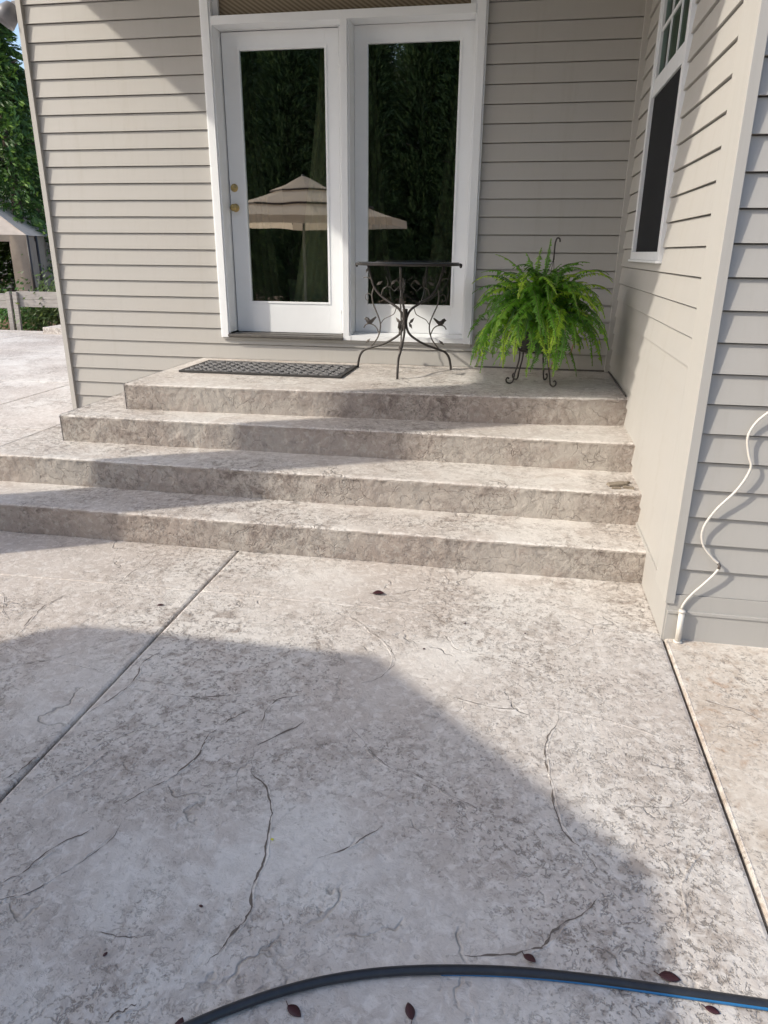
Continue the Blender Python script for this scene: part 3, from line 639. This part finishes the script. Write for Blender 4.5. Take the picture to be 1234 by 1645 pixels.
# ================================================================== FERN AND STAND
FX, FY = -.590, -.690
stand = empty('plant_stand', (FX, FY, .72), 'black wrought iron plant stand with curled feet holding the fern', 'stand')
def stand_leg(fx, fy):
    d = Vector((fx - FX, fy - FY, 0)).normalized(); q = MB(); c = Vector((FX, FY, 0))
    pr = [(.150, 1.075), (.176, 1.05), (.172, 1.015), (.140, .99), (.118, .95), (.118, .90), (.128, .85), (.142, .80), (.148, .765), (.156, .738), (.178, .729), (.198, .738), (.204, .756), (.194, .768), (.182, .762)]
    q.tube(smoothline([c + d * r_ + Vector((0, 0, z)) for r_, z in pr], 5), .0060, 8); keep(q.build('leg', M['iron'], smooth=True), stand)
    return d
for fx, fy in ((-.795, -.765), (-.455, -.815), (-.50, -.53), (-.74, -.55)): stand_leg(fx, fy)
q = MB()
for r_, z in ((.158, 1.068), (.120, .955)): q.tube([(FX + r_ * math.cos(a * math.pi / 20), FY + r_ * math.sin(a * math.pi / 20), z) for a in range(41)], .0055, 8, False)
for i in range(6):
    a = i * math.pi / 3 + .3; q.tube([(FX + .158 * math.cos(a), FY + .158 * math.sin(a), 1.068), (FX + .14 * math.cos(a), FY + .14 * math.sin(a), 1.01), (FX + .12 * math.cos(a), FY + .12 * math.sin(a), .955)], .0035, 6)
q.tube([(FX - .12, FY, .953), (FX + .12, FY, .953)], .004, 6); q.tube([(FX, FY - .12, .953), (FX, FY + .12, .953)], .004, 6)
keep(q.build('ring', M['iron'], smooth=True), stand)

fern = empty('fern', (FX, FY, .958), 'bushy green fern with drooping fronds in a dark hanging pot', 'plant')
q = MB(); q.lathe([(.095, .960), (.112, .98), (.138, 1.10), (.146, 1.105), (.146, 1.118), (.136, 1.118), (.13, 1.085), (.02, 1.08)], (FX, FY, 0), 28); keep(q.build('pot', M['rubber'], smooth=True), fern)
q = MB()
for i in range(3):
    a = i * 2.094 + .5; q.tube([(FX + .14 * math.cos(a), FY + .14 * math.sin(a), 1.11), (FX + .07, FY, 1.56)], .002, 6)
q.tube(smoothline([(FX + .07, FY, 1.555), (FX + .07, FY, 1.62), (FX + .072, FY, 1.665), (FX + .082, FY, 1.692), (FX + .098, FY, 1.688), (FX + .102, FY, 1.668)], 5), .0055, 8)
keep(q.build('hanger', M['iron'], smooth=True), fern)
rnd = random.Random(21); fm = MB(); stems = MB()
def frond(az, el, L, droop, tint, base_r=.06, twist=0, pin=.040):
    d = Vector((math.cos(az), math.sin(az), 0)); p0 = Vector((FX, FY, 1.10)) + d * base_r * rnd.random() + Vector((0, 0, .02 + .05 * rnd.random()))
    n_ = int(L / .0105); pts = []; v = (d * math.cos(el) + Vector((0, 0, math.sin(el)))).normalized(); p_ = p0.copy(); s_ = L / n_
    side0 = Vector((-d.y, d.x, 0)); cur = (rnd.random() - .5) * .06
    for i in range(n_ + 1):
        pts.append((p_.copy(), v.copy())); p_ = p_ + v * s_; t = i / n_
        v = (v + Vector((0, 0, -droop * s_ * (.5 + 1.4 * t))) + side0 * cur).normalized()
        if p_.y > -.035: p_.y = -.035
        if p_.x > -.035: p_.x = -.035
        if p_.z < .76: v.z = abs(v.z) * .2
    tilt = (rnd.random() - .5) * 1.2 + twist
    for i, (c, t_) in enumerate(pts):
        f = i / n_
        if f < .10: continue
        wdt = pin * min(1, (f - .06) * 5) * (1 - f ** 4) ** .8 * (.55 + .6 * rnd.random()) * (1 + .35 * math.sin(i * 1.1 + az * 9)); wdt = max(wdt, .006)
        sd = t_.cross(Vector((0, 0, 1))); sd = sd.normalized() if sd.length > .05 else side0
        up = sd.cross(t_).normalized()
        for sg in (-1, 1):
            a = tilt * sg * .15 + .25; dr = (sd * sg * math.cos(a) - up * math.sin(a) * .9 + t_ * .35).normalized(); tt = t_ * .0052
            jj = (rnd.random() - .5) * .9; dr = (dr + up * jj).normalized(); mid = c + dr * wdt * .5 - up * wdt * .02; tip = c + dr * wdt - up * wdt * (.25 + .2 * rnd.random())
            tn = min(1, max(0, tint + .16 * (rnd.random() - .5) + .38 * max(0, f - .6)))
            fm.add([c - tt * .6, c + tt * .6, mid + tt * 1.15, tip, mid - tt * 1.0], [(0, 1, 2, 4), (4, 2, 3)], tn)
    stems.tube([c for c, _ in pts[::3]] + [pts[-1][0]], .0014, 4)
for i in range(185):
    az = rnd.random() * 2 * math.pi
    if i % 3 == 0: az = -math.pi / 2 + (rnd.random() - .5) * 2.8
    if math.sin(az) > .4 and rnd.random() < .5: az = -az
    k = i % 5
    el = R((78, 62, 40, 18, 72)[k] + rnd.uniform(-14, 14)); L = (.52, .58, .54, .48, .46)[k] * rnd.uniform(.7, 1.2)
    dp = (3.6, 4.6, 5.2, 4.6, 6.4)[k] * rnd.uniform(.6, 1.4); tn = rnd.choice([.08, .18, .3, .42, .55, .78])
    frond(az, el, L, dp, tn, base_r=.10, pin=rnd.uniform(.036, .056))
for az, el, L, dp, tn in ((math.pi * 1.02, R(52), .60, 3.3, .4), (math.pi * 1.1, R(30), .62, 3.7, .45), (math.pi * .98, R(66), .66, 3.6, .65), (math.pi * 1.05, R(20), .62, 3.6, .3), (math.pi * 1.15, R(44), .66, 4.2, .6), (-.1, R(55), .62, 3.0, .4), (.15, R(46), .62, 3.4, .45), (-.3, R(30), .60, 3.4, .3), (-.05, R(20), .56, 3.2, .35), (1.3, R(82), .54, .9, .35), (-2.9, R(70), .62, 2.6, .6), (-.5, R(66), .62, 2.6, .7), (3.0, R(62), .62, 3.0, .8), (.2, R(70), .66, 3.4, .7), (1.9, R(80), .60, 1.6, .5),
                          (2.4, R(78), .58, 1.8, .5), (-1.2, R(84), .52, 2.2, .6), (.4, R(64), .66, 2.6, .25), (-2.6, R(30), .60, 5.6, .8), (-1.9, R(42), .58, 7.4, .85), (-1.45, R(50), .60, 7.4, .8), (-1.1, R(44), .62, 7.2, .5), (-2.3, R(40), .62, 6.4, .6), (-.7, R(38), .62, 6.2, .3), (-1.65, R(36), .60, 7.6, .5), (-2.0, R(60), .50, 8.5, .9), (-1.3, R(62), .48, 8.5, .85), (-2.8, R(44), .56, 6.2, .5), (-.4, R(48), .56, 6.4, .6)):
    frond(az, el, L, dp, tn, pin=.034)
fl = fm.build('fronds', M['fern']); keep(fl, fern)
o = stems.build('stems', M['bark']); keep(o, fern)
q = MB(); rnd = random.Random(2)
for k in range(2):    # a few dried brown pinnae
    c = Vector((FX + .10 + .12 * k, FY - .22, .86 + .10 * k))
    for i in range(14): c = c + Vector((.002, 0, .009)); q.add([c, c + Vector((.012, 0, -.012)), c + Vector((.004, .002, -.004)), c + Vector((-.010, 0, -.014))], [(0, 1, 2), (0, 2, 3)])
    q.tube([c, c - Vector((.02, 0, .11))], .0016, 5); keep(q.build('dry_frond', M['dryfrond']), fern); q = MB()

# ================================================================== HOSE, LEAVES, CHIP
hp_ = [(-1.75, -5.30), (-1.52, -5.06), (-1.321, -4.907), (-1.242, -4.852), (-1.157, -4.801), (-1.052, -4.751), (-.927, -4.708), (-.784, -4.675), (-.625, -4.650), (-.438, -4.635), (-.244, -4.629), (-.064, -4.624), (.15, -4.62), (.5, -4.63), (1.2, -4.7)]
hose = empty('garden_hose', (-.78, -4.675, 0), 'black garden hose with blue stripe curving across the patio', 'hose')
hl = smoothline([(x, y - .008, .0118) for x, y in hp_], 10); q = MB(); q.tube(hl, .0108, 16); keep(q.build('hose_tube', M['hose'], smooth=True), hose)
sl = []
for p_ in hl:
    if p_.x < -.80: continue
    t = min(1, (p_.x + .80) / .75); a = R(-62 + 52 * t); sl.append((p_.x, p_.y - math.cos(a) * .0078, .0118 + math.sin(a) * .0078))
q = MB(); q.tube(sl, .0056, 8); keep(q.build('stripe', M['hoseblue'], smooth=True), hose)
def dead_leaf(x, y, rz, s, label, curl=.4, z=0.0, lift=0):
    q = MB(); n1 = 8; vs = []; fs = []
    for i in range(n1 + 1):
        t = i / n1; wd = s * .30 * math.sin(math.pi * t) ** .8 * (1 - .25 * t) + .0004
        for j in (-1, 0, 1):
            vs.append(Vector(((t - .5) * s, j * wd, .002 + abs(j) * wd * curl + .10 * s * (t - .4) ** 2 * 4 * curl + lift * t * s)))
    for i in range(n1):
        for j in (0, 1): A = i * 3 + j; fs.append((A, A + 3, A + 4, A + 1))
    st = len(vs); q.add(vs, fs); q.tube([(-s * .5, 0, .003), (-s * .72, .1 * s, .004)], .0009, 5)
    o = q.build('fallen_leaf', M['redleaf'], smooth=True); o.location = (x, y, z); o.rotation_euler = (0, 0, rz)
    sf = o.modifiers.new('thick', 'SOLIDIFY'); sf.thickness = .0007
    return tag(o, label, 'leaf', 'dark red leaves fallen on the patio')
dead_leaf(-1.314, -2.770, .1, .060, 'curled dark red leaf in the sun just below the bottom step', .9)
dead_leaf(-1.112, -4.838, -.5, .042, 'dark red leaf touching the hose underside, left of centre', .3)
dead_leaf(-.858, -4.790, 1.95, .040, 'dark red diamond-shaped leaf on the concrete in front of the hose', .25)
dead_leaf(-1.350, -4.915, 1.6, .036, 'small dark red leaf at the bottom edge left of the hose end', .3)
dead_leaf(-.594, -4.615, -.7, .036, 'small dark red leaf just behind the hose near its crest', .5, 0, .25)
dead_leaf(-.270, -4.598, -.1, .048, 'long dark red leaf behind the blue-striped part of the hose', .3)
dead_leaf(-.190, -4.662, -.3, .032, 'tiny dark leaf in front of the blue-striped part of the hose', .3)
dead_leaf(-2.313, -3.088, .3, .030, 'tiny dark leaf left of the long patio joint', .5)
q = MB(); q.add([(-.005, 0, .001), (.004, -.004, .002), (.006, .003, .003), (-.002, .005, .002)], [(0, 1, 2, 3)]); o = q.build('yellow_petal', mat('yellow_petal', (.6, .6, .06), .7)); o.location = (-1.322, -4.373, .001)
tag(o, 'tiny yellow petal beside the long dark groove', 'petal')
for x, y, s, lab in ((-1.026, -3.24, .010, 'dark crumb in the sun just behind the umbrella shadow'), (-1.43, -4.62, .009, 'dark crumb left of the long groove in the umbrella shade'), (-.87, -2.98, .010, 'dark crumb below the curled leaf near the ridge line'), (-.6, -3.02, .008, 'tiny crumb on the pinkish sunny patch below the steps'), (-1.60, -4.79, .010, 'dark crumb nearest the lower left, behind the hose')):
    q = MB(); q.lathe([(s * .2, 0), (s * .8, s * .2), (s, s * .5), (s * .6, s * .9), (s * .1, s)], (0, 0, 0), 7); o = q.build('grit', M['redleaf']); o.location = (x, y, .0); o.scale = (.7, .45, .5); o.rotation_euler = (0, 0, x * 9)
    tag(o, lab, 'grit', 'crumbs of grit on the patio')
chip = empty('wood_chip_pile', (-.09, -1.86, .36), 'small broken grey wood pieces at the right end of a step', 'wood scraps')
rnd = random.Random(4)
for (dx, dy, rz, l, wd, z, ry) in ((-.02, .0, .30, .105, .042, .010, -.05), (.035, -.045, -.15, .06, .022, .006, 0), (.035, .045, .9, .05, .02, .006, 0), (-.03, -.06, .1, .05, .012, .005, 0)):
    q = MB(); q.box(-l / 2, l / 2, -wd / 2, wd / 2, -.005, .007)
    for i in range(8):
        v_ = q.v[i]; q.v[i] = (v_[0] + rnd.uniform(-.006, .006), v_[1] + rnd.uniform(-.005, .005), v_[2])
    o = q.build('chip', M['woodchip'], bevel=.002); o.parent = chip; o.location = (dx, dy, z); o.rotation_euler = (0, ry, rz)

# ================================================================== UMBRELLA (behind the camera, mirrored in the glass, shades the patio)
UX, UY = -4.37, -6.25
umb = empty('patio_umbrella', (UX, UY, 0), 'three-tiered tan patio umbrella reflected in the door glass', 'umbrella')
def oct_(r, z, k=8): return [(UX + r * math.cos(R(22.5 + 45 * i)), UY + r * math.sin(R(22.5 + 45 * i)), z) for i in range(8)]
def tier(r0, z0_, r1, z1_, val, dark=False):
    q = MB(); a = oct_(r0, z0_); b = oct_(r1, z1_); c = oct_(r1 * 1.005, z1_ - val); m0 = oct_((r0 + r1) / 2, (z0_ + z1_) / 2 - .012)
    q.add(a + m0 + b, [(i, (i + 1) % 8, 8 + (i + 1) % 8, 8 + i) for i in range(8)] + [(8 + i, 8 + (i + 1) % 8, 16 + (i + 1) % 8, 16 + i) for i in range(8)])
    keep(q.build('canopy', M['canopy']), umb)
    q = MB(); q.add(b + c, [(i, (i + 1) % 8, 8 + (i + 1) % 8, 8 + i) for i in range(8)]); keep(q.build('valance', M['canopy_dark'] if dark else M['canopy']), umb)
tier(.03, 2.73, .53, 2.52, .025, True); tier(.46, 2.50, 1.20, 2.29, .03, True); tier(1.08, 2.28, 1.76, 2.09, .11)
q = MB(); q.tube([(UX, UY, .02), (UX, UY, 2.76)], .022, 12); keep(q.build('pole', M['threshold'], smooth=True), umb)
q = MB()
for p0, p1 in zip([(UX, UY, 2.60)] * 8, oct_(1.72, 2.07)): q.tube([p0, p1], .008, 6)
keep(q.build('ribs', M['threshold']), umb)
q = MB(); q.lathe([(.26, 0), (.26, .03), (.10, .07), (.04, .10), (.035, .30)], (UX, UY, 0), 28); keep(q.build('base', M['iron'], smooth=True), umb)

# ================================================================== TREES
def conifer_mesh(name, h, r, nb, leafn, ls, seed, low=.3, colum=False):
    rn = random.Random(seed); q = MB()
    for i in range(nb):
        f = rn.random() ** .85; z = low + (h - low) * f
        if colum: rad = r * (1 - f ** 2.4) ** .8 * (.75 + .35 * rn.random())
        else: rad = r * (1 - f) ** .75 * (.7 + .4 * rn.random())
        az = rn.random() * 2 * math.pi; d = Vector((math.cos(az), math.sin(az), 0)); side = Vector((-d.y, d.x, 0)); tb = rn.random() * .5
        for j in range(leafn):
            t = (j + rn.random()) / leafn; t = .25 + .75 * t
            if colum: c = d * rad * t + Vector((0, 0, z + t * .55 * rad + rn.uniform(-.1, .1))) + side * rn.uniform(-.16, .16) * (1.1 - t)
            else: c = d * rad * t + Vector((0, 0, z - .30 * rad * t * t + rn.uniform(-.07, .07))) + side * rn.uniform(-.28, .28) * rad * .5 * (1.15 - t)
            s = ls * rn.uniform(.6, 1.3)
            a = Vector((rn.gauss(0, 1), rn.gauss(0, 1), rn.gauss(0, 1))).normalized()
            u = (d * 1.0 + a * .8 + Vector((0, 0, .7 if colum else -.3))).normalized(); v_ = u.cross(a).normalized()
            tn = min(1, max(0, tb * .5 + .35 * t * rn.random() + .1 * rn.random() + (.25 if t > .9 else 0)))
            q.add([c - u * s, c + v_ * s * .26, c + u * s, c - v_ * s * .26], [(0, 1, 2, 3)], tn)
    return q
def leafy_mesh(h, r, n_, ls, seed, low=1.5):
    rn = random.Random(seed); q = MB(); cl = []
    for i in range(46):
        a = rn.random() * 6.28; f = rn.random(); rr_ = r * math.sin(math.pi * (.12 + .82 * f)) ** .7 * math.sqrt(rn.random()); cl.append((Vector((rr_ * math.cos(a), rr_ * math.sin(a), low + (h - low) * f)), rn.uniform(.25, .6), rn.random() * .5))
    for i in range(n_):
        c0, cr, tb = rn.choice(cl); c = c0 + Vector((rn.gauss(0, 1), rn.gauss(0, 1), rn.gauss(0, .8))) * cr * .5; s = ls * rn.uniform(.6, 1.3)
        a = Vector((rn.gauss(0, 1), rn.gauss(0, 1), rn.gauss(0, 1))).normalized(); b = a.orthogonal().normalized(); cc = a.cross(b)
        q.add([c - b * s, c + cc * s * .5, c + b * s, c - cc * s * .5], [(0, 1, 2, 3)], min(1, tb + .5 * rn.random()))
    return q
def tree(name, loc, crown, m, h, tr, label, cat, group=None, trunk_mesh=None):
    t = empty(name, loc, label, cat, group)
    c = crown.build('crown', m) if isinstance(crown, MB) else crown.copy()
    if not isinstance(crown, MB): COL.objects.link(c)
    c.parent = t
    if trunk_mesh is None:
        q = MB(); q.tube([(0, 0, -.1), (.03, .02, h * .3), (-.03, .03, h * .6), (0, 0, h * .93)], [tr, tr * .75, tr * .45, tr * .1], 10)
        for i in range(14):
            a = i * 2.4; z = h * (.18 + .05 * i); q.tube([(0, 0, z), (math.cos(a) * .8, math.sin(a) * .8, z + .1)], [tr * .25, tr * .08], 5)
        k = q.build('trunk', M['bark'], smooth=True)
    else: k = trunk_mesh.copy(); COL.objects.link(k)
    k.parent = t; return t, c, k
A = conifer_mesh('a', 8.6, 1.15, 2400, 24, .06, 31, .1, True)
hedge_lab = 'arborvitae at the %s of the %s hedge row mirrored in the door'
ORD = ['left end', 'second place', 'third place', 'fourth place', 'fifth place', 'sixth place', 'seventh place', 'eighth place', 'right end']
tA, cA, kA = tree('arborvitae', (-9.9, -12.6, -.09), A, M['conifer'], 8.6, .16, hedge_lab % (ORD[0], 'front'), 'tree', 'arborvitae hedge behind the patio')
rnd = random.Random(12)
for i in range(8):
    x = -8.75 + i * 1.12 + rnd.uniform(-.12, .12); y = -12.4 + rnd.uniform(-.35, .35)
    t, c, k = tree('arborvitae', (x, y, -.09), cA, None, 8, .16, hedge_lab % (ORD[i + 1], 'front'), 'tree', 'arborvitae hedge behind the patio', kA)
    s = rnd.uniform(.74, .98); t.scale = (s * 1.15, s * 1.15, s); t.rotation_euler = (0, 0, rnd.random() * 6.28)
for i in range(6):
    x = -11.6 + i * 2.1; t, c, k = tree('arborvitae', (x, -15.0 + rnd.uniform(-.4, .4), -.09), cA, None, 8, .16, hedge_lab % (ORD[i if i < 5 else 8], 'taller back'), 'tree', 'arborvitae hedge behind the patio', kA)
    s = rnd.uniform(.92, 1.08); t.scale = (s * 1.7, s * 1.7, s); t.rotation_euler = (0, 0, rnd.random() * 6.28)
# trees at the far left
Bm = conifer_mesh('b', 8.2, 2.6, 760, 34, .10, 77, .9)
tree('conifer', (-14.75, 13.6, -.09), Bm, M['conifer2'], 7.4, .2, 'dark conifer with drooping branches hanging over the tan shelter', 'tree')
Lm = leafy_mesh(6.2, 2.2, 15000, .085, 5, 2.0)
tree('leafy_tree', (-16.4, 17.0, -.09), Lm, M['decid'], 5.0, .16, 'bright green leafy tree between the conifer and the left edge', 'tree')
Bd = conifer_mesh('c', 9.0, 2.9, 420, 34, .15, 99, .5)
tD, cD, kD = tree('conifer', (-20.5, 21.5, -.09), Bd, M['conifer'], 6.0, .2, 'middle one of the farther conifers behind the tan shelter', 'tree', 'farther conifers behind the shelter')
for x, y, sd_ in ((-17.2, 22.5, 'right'), (-24, 21, 'left')):
    t, c, k = tree('conifer', (x, y, -.09), cD, None, 9, .2, sd_ + 'most of the farther conifers behind the tan shelter', 'tree', 'farther conifers behind the shelter', kD); t.scale = (1, 1, .72)
tD.scale = (1, 1, .66)

# ================================================================== LEFT BACKGROUND
# low board fence
fence = empty('board_fence', (-11.0, 8.0, -.09), 'low weathered grey board rail on posts at the far edge of the patio', 'fence')
q = MB(); q.box(-14.4, -11.10, 7.97, 8.01, .41, .56); q.box(-14.4, -11.10, 7.972, 8.008, .565, .71); keep(q.build('rail', M['board'], bevel=.004), fence)
q = MB(); q.box(-11.02, -7.6, 7.96, 8.00, .45, .60); q.box(-11.02, -7.6, 7.962, 7.998, .605, .76); keep(q.build('rail', M['board'], bevel=.004), fence)
for x, t in ((-11.19, .025), (-11.03, .025), (-14.0, 0), (-8.4, 0)):
    q = MB(); q.box(x - .05, x + .05, 7.90, 7.955, -.09, .75, Matrix.Rotation(t, 3, 'Y'), (x, 7.93, 0)); keep(q.build('post', M['board'], bevel=.004), fence)
# concrete pad
q = MB(); q.box(-10.02, -8.6, 7.25, 7.95, -.02, .125); tag(q.build('concrete_block', M['patio'], bevel=.01), 'low concrete block on the far patio beside the house corner', 'block')
# shrubs
def shrub(name, loc, r, h, n_, ls, seed, m, label, cat='shrub', group=None):
    q = leafy_mesh(h, r, n_, ls, seed, .05); t = empty(name, loc, label, cat, group); c = q.build('crown', m); c.parent = t
    q = MB()
    for i in range(5):
        a = i * 1.26; q.tube([(0, 0, 0), (math.cos(a) * r * .5, math.sin(a) * r * .5, h * .7)], [.02, .006], 5)
    k = q.build('stem', M['bark']); k.parent = t
shrub('shrub', (-10.6, 8.7, -.09), .55, .85, 2600, .05, 3, M['conifer'], 'dark green shrub behind the board rail near the house')
shrub('shrub', (-11.7, 8.8, -.09), .45, .50, 1400, .045, 4, M['decid'], 'small green plant under the left board rail')
shrub('shrub', (-9.7, 8.9, -.09), .6, .9, 2200, .05, 8, M['conifer'], 'dark shrub hidden partly by the house corner')
# tan shelter
sh = empty('canopy_shelter', (-12.7, 11.0, -.09), 'tan fabric shelter with pale pitched roof standing beyond the fence', 'shelter')
Cn = Vector((-12.72, 11.0, 1.90)); ex = Vector((-.37, .93, 0)); pr = Vector((-.93, -.37, 0)); Ln = 6.6; Wd = 1.8
Ap = Cn + pr * Wd + ex * 1.6 + Vector((0, 0, 1.25)); Bp = Cn + pr * Wd + ex * (Ln - 1.6) + Vector((0, 0, 1.25)); Dn = Cn + pr * 2 * Wd
def thick(vs, fs, nrm, th):
    q = MB(); n_ = len(vs); nrm = Vector(nrm); q.add([Vector(v_) for v_ in vs] + [Vector(v_) - nrm * th for v_ in vs], fs + [tuple(n_ + i for i in reversed(f)) for f in fs]); return q
def grid(p0, u, v, nu, nv, sag=.03, sd=0):
    vs = []; fs = []; nn = u.cross(v).normalized()
    for i in range(nu + 1):
        for j in range(nv + 1): vs.append(p0 + u * (i / nu) + v * (j / nv) + nn * (sag * noise.noise(Vector((i * .8, j * .8, sd))) - sag * abs(math.sin(i / nu * math.pi * 4)) * .6))
    for i in range(nu):
        for j in range(nv): a = i * (nv + 1) + j; fs.append((a, a + nv + 1, a + nv + 2, a + 1))
    return vs, fs, nn
def patch(a, b, c, d, nu=18, nv=8, sag=.05, sd=0):
    vs = []; fs = []; nn = (b - a).cross(d - a).normalized()
    if nn.z < 0: nn = -nn
    for i in range(nu + 1):
        for j in range(nv + 1):
            u = i / nu; v_ = j / nv; p_ = (a.lerp(b, u)).lerp(d.lerp(c, u), v_); vs.append(p_ - nn * sag * (math.sin(math.pi * v_) * .8 + .3 * noise.noise(Vector((u * 5, v_ * 4, sd)))))
    for i in range(nu):
        for j in range(nv): k = i * (nv + 1) + j; fs.append((k, k + nv + 1, k + nv + 2, k + 1))
    return thick(vs, fs, nn, .01)
c00 = Cn; c01 = Cn + ex * Ln; c10 = Dn; c11 = Dn + ex * Ln; q = patch(c00, c01, Bp, Ap)
for t_ in (patch(c10, c11, Bp, Ap, sd=2), patch(c00, c10, Ap, Ap + (Bp - Ap) * .001, sd=3), patch(c01, c11, Bp, Bp + (Ap - Bp) * .001, sd=4)): q.add(t_.v, t_.f)
keep(q.build('roof_cover', M['tarp_roof'], smooth=True), sh)
vs, fs, nn = grid(Cn + Vector((0, 0, -.15)), pr * 2 * Wd, Vector((0, 0, .155)), 24, 2, .01, 5); q = thick(vs, fs, nn, .008); keep(q.build('valance', M['tarp'], smooth=True), sh)
vs, fs, nn = grid(Cn + Vector((-.02, -.02, -.16)), ex * Ln, Vector((0, 0, .165)), 24, 2, .01, 3); q = thick(vs, fs, nn, .008); keep(q.build('valance', M['tarp'], smooth=True), sh)
q = MB()
for a0, a1 in ((.0, .74), (.98, 3.6), (3.9, 6.4)):
    vs, fs, nn = grid(Cn + ex * a0 + Vector((0, 0, -1.99)), ex * (a1 - a0), Vector((0, 0, 1.86)), 10, 6, .04, a0); t_ = thick(vs, fs, nn, .01); q.add(t_.v, t_.f)
vs, fs, nn = grid(Cn + Vector((0, 0, -1.99)), pr * .42, Vector((0, 0, 1.98)), 5, 6, .03, 9); t_ = thick(vs, fs, nn, .01); q.add(t_.v, t_.f)
vs, fs, nn = grid(Dn + Vector((0, 0, -1.99)), ex * Ln, Vector((0, 0, 1.98)), 14, 6, .03, 9); t_ = thick(vs, fs, nn, .01); q.add(t_.v, t_.f)
keep(q.build('side_panel', M['tarp'], smooth=True), sh)
for a in (0, .86, 3.75, 6.4):
    q = MB(); b_ = Cn + ex * a; q.tube([(b_.x, b_.y, -.09), (b_.x, b_.y, 1.9)], .035, 8); keep(q.build('post', M['iron'], smooth=True), sh)
# stone wall inside / beyond the shelter
q = MB(); rnd = random.Random(8)
for k in range(5):
    for i in range(22):
        c = Vector((-19 + i * .42 + rnd.uniform(-.08, .08), 17.2 + i * .10 + rnd.uniform(-.1, .1), -.02 + k * .27)); s = Vector((.24, .2, .15)) * rnd.uniform(.8, 1.15)
        vs = [];
        for zz, rr_ in ((-1, .55), (-.4, .98), (.4, .95), (1, .5)):
            for j in range(7): a = j * .898 + i; f = rr_ * rnd.uniform(.85, 1.1); vs.append((c.x + s.x * f * math.cos(a), c.y + s.y * f * math.sin(a), c.z + s.z * zz))
        q.add(vs, [(r_ * 7 + j, r_ * 7 + (j + 1) % 7, r_ * 7 + 7 + (j + 1) % 7, r_ * 7 + 7 + j) for r_ in range(3) for j in range(7)] + [tuple(range(21, 28))])
tag(q.build('stone_wall', M['rock']), 'rough grey stacked stone wall in shade beyond the shelter', 'wall')
